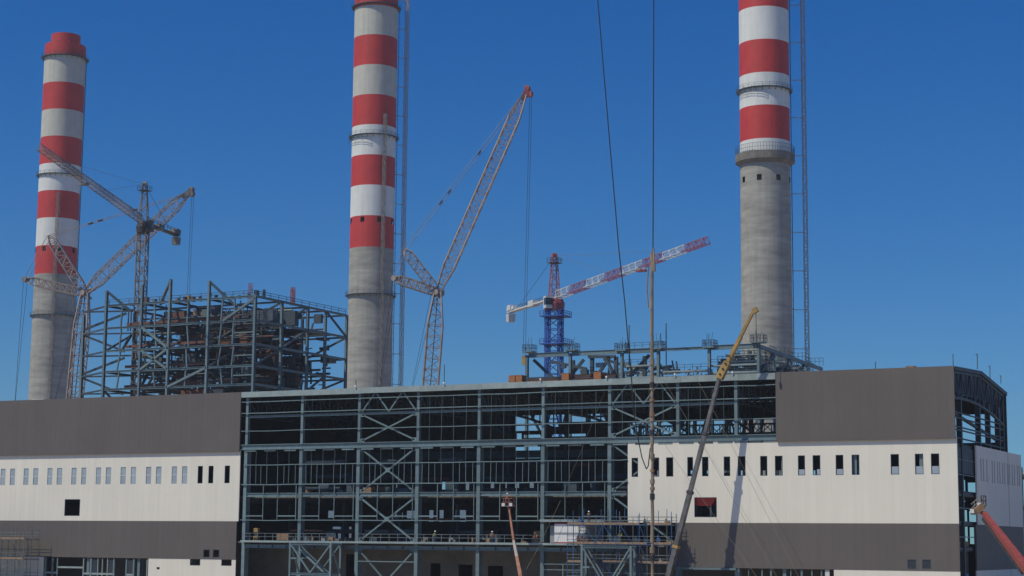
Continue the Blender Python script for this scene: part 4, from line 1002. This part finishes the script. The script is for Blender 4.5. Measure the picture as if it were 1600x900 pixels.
def support(label, x0, x1, y0, y1, zt, zb, group):
    t = thing('support_frame', label, 'steel frame', (x0, y0, 0), group)
    for y in (y0, y1):
        for x in (x0, x1): MB().ibeam((x, y, 0), (x, y, zt), .32, .32, .05, side=(0,1,0)).build('post', 'steel', t)
        for z in (zt-.17, zb): MB().ibeam((x0+.17, y, z), (x1-.17, y, z), .34, .3, .05).build('beam', 'steel', t)
        m_ = (x0+x1)/2
        MB().bar((x0+.2, y, zt-.4), (m_, y, zb+.2), .26, .2, side=(0,1,0)).build('brace', 'steel', t)
        MB().bar((x1-.2, y, zt-.4), (m_, y, zb+.2), .26, .2, side=(0,1,0)).build('brace', 'steel', t)
        MB().bar((x0+.17, y, (zt+zb)/2), (x0+1.2, y, (zt+zb)/2), .22).build('rung', 'steel', t)
    for x in (x0, x1):
        MB().bar((x, y0+.2, zt-.2), (x, y1-.2, zt-.2), .25).build('beam', 'steel', t); MB().bar((x, y0, zt-.4), (x, y1, zb), .2).build('brace', 'steel', t)
    return t
sf1 = support('steel support frame with a stair inside, under the deck beside the yellow lamp trailer', onY(453.5,870,-3.6).x, onY(517,870,-3.6).x, -3.6, -0.9, onY(480,849.5,-3.6).z+.15, onY(480,897,-3.6).z, 'support frames under the deck')
xa = onY(470,870,-2).x; xb = onY(512,870,-2).x                     # stair flight inside the first frame
MB().bar((xa, -2.6, 8.7), (xb, -2.6, 5.0), .3, .12).build('stair_stringer', 'steel', sf1); MB().bar((xa, -1.5, 8.7), (xb, -1.5, 5.0), .3, .12).build('stair_stringer', 'steel', sf1)
for k in range(12):
    f_ = k/12; xx = xa+(xb-xa)*f_; zz = 8.7-3.7*f_; MB().box(xx-.15, xx+.15, -2.55, -1.55, zz-.03, zz+.03).build('stair_tread', 'steel', sf1)
support('steel support frame standing before the blue scaffold', onY(909.5,870,-4.8).x, onY(986,870,-4.8).x, -4.8, -3.5, onY(950,855,-4.8).z+.2, 3.6, 'support frames under the deck')

# ------------------------------------------------------------------ things on the deck
random.seed(12)
dr = MB()
segs = [(CX[0]+.3, CX[1]+7.2), (CX[2]+.2, CX[5]+0.3)]
for i, (a, b) in enumerate(segs):
    t = MB().rail([(a, -0.65, 9.93), (b, -0.65, 9.93)], 1.1, .035, 1.5).build('deck_rail', 'scaf_grey', hall)
# white office container
ca = onY(871, 835, 0.5); cb_ = onY(919, 835, 0.5); zc0, zc1 = 9.95, 12.75
ct = thing('site_container', 'white steel container with red edges standing on the deck', 'container', (ca.x, -.5, zc0))
MB().box(ca.x, cb_.x, -0.5, 5.5, zc0+.12, zc1-.1).build('body', 'cont_white', ct)
for z0, z1 in ((zc0, zc0+.12), (zc1-.1, zc1+.02)): MB().box(ca.x-.02, cb_.x+.02, -.53, 5.5, z0, z1).build('red_rail', 'red_paint', ct)
MB().box(ca.x-.012, cb_.x+.012, -.56, -.5, zc0+1.25, zc0+1.5).build('grey_stripe', 'cont_grey', ct)
MB().box(ca.x-1.1, ca.x-.03, .3, 5.3, zc0, zc1-.3).build('side_box', 'cont_grey', ct)
for k in range(14):
    xx = ca.x+.2+k*(cb_.x-ca.x-.4)/13; MB().box(xx-.06, xx+.06, -.525, -.49, zc0+.15, zc1-.13).build('rib', 'cont_white', ct)
MB().box(ca.x-2.2, cb_.x+3.2, -.9, 1.2, 12.95, 13.3).build('ledge', 'steel_pale', hall)
# yellow lamp trailer and timber crate on the deck
p = onY(400, 846, .4)
lt = thing('lamp_trailer', 'small yellow machine on legs standing on the deck beside grey cladding', 'machine', (p.x, .4, 9.93))
MB().box(p.x-.38, p.x+.38, .2, .8, 11.2, 11.85).build('hood', 'yellow', lt)
MB().box(p.x-.3, p.x+.3, .25, .75, 10.55, 11.2).build('engine', 'crane_dark', lt)
MB().box(p.x-.42, p.x+.42, .18, .82, 10.35, 10.55).build('bed', 'yellow', lt)
for a in (-.36, .36):
    for b in (.25, .75): MB().bar((p.x+a, b, 9.93), (p.x+a*.9, b, 10.4), .1).build('leg', 'yellow', lt)
def crate(p, wx, wy, h, label, group=None, m='crate'):
    t = thing('timber_crate', label, 'crate', tuple(p), group)
    x, y, z = p
    MB().box(x-wx/2+.03, x+wx/2-.03, y+.03, y+wy-.03, z+.08, z+h-.04).build('box', m, t)
    for k in range(5):
        zz = z+.1+k*(h-.1)/5
        MB().box(x-wx/2, x+wx/2, y, y+.028, zz, zz+(h-.1)/5-.02).build('board', m, t)
        MB().box(x+wx/2-.028, x+wx/2, y+.03, y+wy, zz, zz+(h-.1)/5-.02).build('board', m, t)
    MB().box(x-wx/2-.02, x+wx/2+.02, y-.02, y+wy+.02, z+h-.04, z+h).build('lid', m, t)
    for a in (-wx/2+.1, wx/2-.1): MB().box(x+a-.05, x+a+.05, y, y+wy, z, z+.08).build('skid', m, t)
p = onY(441, 846, .1); crate((p.x, .1, 9.93), 2.2, 1.0, 1.1, 'pale timber crate on the deck beside the yellow machine', m='tan')
zr = 33.45
for px, w_, lb, yy in ((799.5, 1.05, 'orange timber crate at the end of the row on the roof edge', 1.2), (810.5, 1.05, 'orange timber crate next to the end one on the roof edge', 1.2), (883, 1.15, 'orange timber crate with a white sheet on the roof edge, in front of steel stacks', 1.0), (933, 1.15, 'orange timber crate on the roof edge under the second boiler frame', 1.0)):
    p = onY(px, 588, yy); crate((p.x, yy, zr), w_, 1.6, 1.2, lb, 'timber crates on the roof')
    if px == 883:
        pass
def bundle(px0, px1, yy, h, label):
    a = onY(px0, 588, yy).x; b = onY(px1, 588, yy).x
    t = thing('steel_stack', label, 'steel stack', (a, yy, zr), 'steel stacks on the roof')
    n = int(h/.17)
    for k in range(n):
        for j in range(2):
            MB().box(a+rnd(0,.7), b-rnd(0,.7), yy+j*.5, yy+j*.5+.4, zr+k*.17+.02, zr+k*.17+.15).build('section', random.choice(('steel_dark','inner','steel_dark','rust')), t)
bundle(819, 876, 1.6, 1.0, 'stack of dark steel sections between the orange crates on the roof'); bundle(895, 926, 1.6, 1.1, 'short stack of dark steel sections between two orange crates on the roof'); bundle(941, 965, 1.6, .9, 'short stack of dark steel sections beside the orange crate furthest along the roof')
# small clutter on the deck
for k in range(26):
    x = random.choice((rnd(CX[0]+3, CX[1]+9), rnd(CX[2]+1, CX[5]-1), rnd(CX[2]+1, CX[5]-1))); h = rnd(.25, .9)
    o = MB().box(x, x+rnd(.2, .9), .5, .5+rnd(.3, .8), 9.76, 9.76+h)
    o.box(x+.05, x+.12, .55, .62, 9.76+h, 9.76+h+rnd(.1, .6))
    mm_ = random.choice(('crane_grey', 'tan', 'steel_dark', 'scaf_grey', 'cont_grey'))
    oo = o.build('deck_supplies', mm_, None, loc=(x, .5, 9.76))
    cn = dict(crane_grey='brownish grey', tan='tan', steel_dark='dark steel', scaf_grey='blue grey', cont_grey='cool grey')[mm_]
    tag(oo, cn+(' tall' if h > .6 else ' low')+' box behind the deck railing '+('beside the grey cladding' if x < CX[2] else 'past the cross braces'), 'supplies', cn+' supplies along the deck')
# lightning rods and lamps along the roof
for px, y0, y1, Y in ((694, 570, 601, .3), (556, 594, 606, .3), (1489.5, 553, 573, .3), (1241, 560, 580, .5), (1368, 565, 578, .5), (1282, 572, 580, 1)):
    p = onY(px, y1, Y); q_ = onY(px, y0, Y)
    r_ = MB().bar((p.x, Y, 33.4), (p.x, Y, q_.z), .09).bar((p.x-.12, Y, 33.4), (p.x+.12, Y, 33.4), .2)
    oo = r_.build('lightning_rod', 'steel_dark', None, loc=(p.x, Y, 33.4)); tag(oo, {694: 'tall thin rod on the roof edge beside the crawler crane mast', 556: 'short thin rod on the roof edge below the middle chimney', 1489.5: 'thin rod on the corner where grey cladding meets the open gable', 1241: 'thin rod on the grey cladding below the collared chimney', 1368: 'thin rod on the roof beside the flat stack of boards', 1282: 'very short rod on the roof edge of the grey cladding'}[px], 'rod', 'lightning rods on the hall roof')
for yy, hh in ((14.8, 2.2), (22.5, 2.0), (29.5, 1.2)):
    zz = 34.4 if yy < 20 else 33.6
    oo = MB().bar((65.4, yy, zz), (65.4, yy+.1, zz+hh), .1).bar((65.4, yy, zz+hh*.9), (65.4, yy-1, zz+hh*.92), .05).build('lightning_rod', 'steel_dark', None, loc=(65.4, yy, zz)); tag(oo, {14.8: 'thin rod standing on the ridge of the open gable roof', 22.5: 'thin rod halfway down the far slope of the open gable roof', 29.5: 'short rod at the far eave of the open gable roof'}[yy], 'rod', 'rods on the gable roof')
for px, z_ in ((556, .1), (694, .1), (845, .1), (948, .1), (1055, .1), (1145, .1)):
    p = onY(px, 600, -.34)
    oo = MB().lathe(p.x, -.45, [(.01, 33.5), (.13, 33.56), (.16, 33.7), (.1, 33.84), (.01, 33.88)], 10).bar((p.x, -.45, 33.3), (p.x, -.3, 33.52), .06).build('roof_lamp', 'cont_white', None, loc=(p.x, -.4, 33.4)); tag(oo, 'small round white lamp on the roof fascia', 'lamp', 'lamps on the fascia')
p = onY(1423, 572, 2); q_ = MB().box(p.x-1.0, p.x+1.0, 2, 3.2, 33.5, 33.75).box(p.x-.7, p.x+.5, 2.1, 3.0, 33.75, 33.95).build('sheet_stack', 'tan', None, loc=(p.x, 2, 33.5)); tag(q_, 'flat stack of boards on the roof over the grey cladding', 'boards')
p = onY(44, 618, 3)
q_ = MB().box(p.x-2.4, p.x+.2, 3, 5, 33.5, 33.75).box(p.x+.8, p.x+3.6, 3, 5, 33.55, 33.85).build('sheet_stack', 'cont_white', None, loc=(p.x, 3, 33.5)); tag(q_, 'pale roofing sheets lying on the roof below the banded chimney', 'sheets')

# ------------------------------------------------------------------ workers
def worker(p, face, pose, label, vest='hivis', helmet='cont_white'):
    t = thing('person', label, 'person', tuple(p), None)
    c, s_ = math.cos(face), math.sin(face)
    J = {'pel': (0,0,.95), 'ch': (0,.02,1.32), 'nk': (0,.02,1.50), 'hd': (0,.04,1.64), 'ht': (0,.04,1.74),
         'lh': (-.1,0,.9), 'lk': (-.12,.05,.5), 'la': (-.13,-.02,.08), 'lt': (-.13,.16,.04), 'rh': (.1,0,.9), 'rk': (.12,.08,.5), 'ra': (.13,.02,.08), 'rt': (.13,.2,.04),
         'ls': (-.2,.02,1.42), 'le': (-.28,.04,1.14), 'lw': (-.24,.16,.92), 'lf': (-.22,.22,.84), 'rs': (.2,.02,1.42), 're': (.28,.04,1.14), 'rw': (.25,.16,.92), 'rf': (.23,.22,.84)}
    if pose == 'reach': J['re'] = (.3,.24,1.3); J['rw'] = (.24,.48,1.36); J['rf'] = (.22,.56,1.38)
    if pose == 'bend':
        for k_ in ('ch','nk','hd','ht','ls','rs'): x_, y_, z_ = J[k_]; J[k_] = (x_, y_+(z_-.95)*.75, .95+(z_-.95)*.72)
        for k_ in ('le','re'): x_, y_, z_ = J[k_]; J[k_] = (x_, .5, .95)
        for k_ in ('lw','rw'): x_, y_, z_ = J[k_]; J[k_] = (x_, .62, .75)
        for k_ in ('lf','rf'): x_, y_, z_ = J[k_]; J[k_] = (x_, .66, .68)
    RR = {'pel': .15, 'ch': .17, 'nk': .07, 'hd': .105, 'ht': .08, 'lh': .1, 'rh': .1, 'lk': .07, 'rk': .07, 'la': .05, 'ra': .05, 'lt': .045, 'rt': .045, 'ls': .075, 'rs': .075, 'le': .05, 're': .05, 'lw': .04, 'rw': .04, 'lf': .035, 'rf': .035}
    def mesh(keys, edges, grow, name, m, parent):
        me = bpy.data.meshes.new(name); idx = {k_: i for i, k_ in enumerate(keys)}
        def tr(q): return (q[0]*c-q[1]*s_, q[0]*s_+q[1]*c, q[2])
        me.from_pydata([tr(J[k_]) for k_ in keys], [(idx[a], idx[b]) for a, b in edges], []); me.update()
        o = bpy.data.objects.new(name, me); COL.objects.link(o); o.parent = parent
        sm = o.modifiers.new('skin', 'SKIN'); ss = o.modifiers.new('sub', 'SUBSURF'); ss.levels = 1; ss.render_levels = 1
        sm.use_smooth_shade = True
        if not me.skin_vertices: 
            bpy.context.view_layer.objects.active = o
        for i, k_ in enumerate(keys):
            v_ = me.skin_vertices[0].data[i]; v_.radius = (RR[k_]*grow, RR[k_]*grow); v_.use_root = (i == 0)
        me.materials.append(M[m]); return o
    E_ = [('pel','ch'),('ch','nk'),('nk','hd'),('hd','ht'),('pel','lh'),('lh','lk'),('lk','la'),('la','lt'),('pel','rh'),('rh','rk'),('rk','ra'),('ra','rt'),('ch','ls'),('ls','le'),('le','lw'),('lw','lf'),('ch','rs'),('rs','re'),('re','rw'),('rw','rf')]
    body = mesh(list(J), E_, 1.0, 'body', 'skin', t)
    mesh(['pel','lh','lk','la','rh','rk','ra'], [('pel','lh'),('lh','lk'),('lk','la'),('pel','rh'),('rh','rk'),('rk','ra')], 1.18, 'trousers', 'navy', t)
    mesh(['ch','pel','ls','le','lw','rs','re','rw'], [('ch','pel'),('ch','ls'),('ls','le'),('le','lw'),('ch','rs'),('rs','re'),('re','rw')], 1.16, 'jacket', vest, t)
    hx, hy, hz = J['hd'][0]*c-J['hd'][1]*s_, J['hd'][0]*s_+J['hd'][1]*c, J['hd'][2]+.06
    hm = MB().lathe(p[0]+hx, p[1]+hy, [(.165, p[2]+hz-.01), (.14, p[2]+hz+.01), (.13, p[2]+hz+.08), (.07, p[2]+hz+.14), (.005, p[2]+hz+.15)], 12).build('helmet', helmet, t)
    return t
PEOPLE = True
if PEOPLE:
    p = onY(769, 846, .3); worker((p.x, .3, 9.93-.17), 0.5, 'stand', 'worker in orange jacket standing behind the deck railing', 'hivis_orange')
    p = onY(840, 846, .3); worker((p.x, .3, 9.76), 2.8, 'bend', 'worker in orange jacket bending over on the deck near the white container', 'hivis_orange', 'yellow')
    p = onY(969, 846, -2.3); worker((p.x, -2.3, 9.96), 3.0, 'stand', 'worker in yellow jacket on the scaffold deck', 'hivis')
    p = onY(920, 818, -2.3); worker((p.x, -2.3, 12.66), 0.3, 'reach', 'worker in dark blue on the top scaffold deck', 'navy')
    p = onY(680, 846, .3); worker((p.x, .3, 9.76), 1.2, 'reach', 'worker in yellow jacket reaching over the deck railing', 'hivis', 'cont_white')
    worker((bc.x-.3, bc.y, bc.z+.07), -.4, 'reach', 'worker in orange jacket in the basket of the orange lift', 'hivis_orange')

# ------------------------------------------------------------------ thin haze over the site
HAZE = True
if HAZE:
    hz = MB().box(-3100, 3100, -3100, 3100, -1, 240).build('haze', 'cable'); hz['kind'] = 'stuff'
    m_ = bpy.data.materials.new('haze'); m_.use_nodes = True; n_ = m_.node_tree.nodes; n_.clear()
    pv = n_.new('ShaderNodeVolumePrincipled'); pv.inputs['Density'].default_value = 0.00012; pv.inputs['Color'].default_value = (0.86, 0.92, 1.0, 1)
    oo_ = n_.new('ShaderNodeOutputMaterial'); m_.node_tree.links.new(pv.outputs[0], oo_.inputs['Volume'])
    hz.data.materials[0] = m_
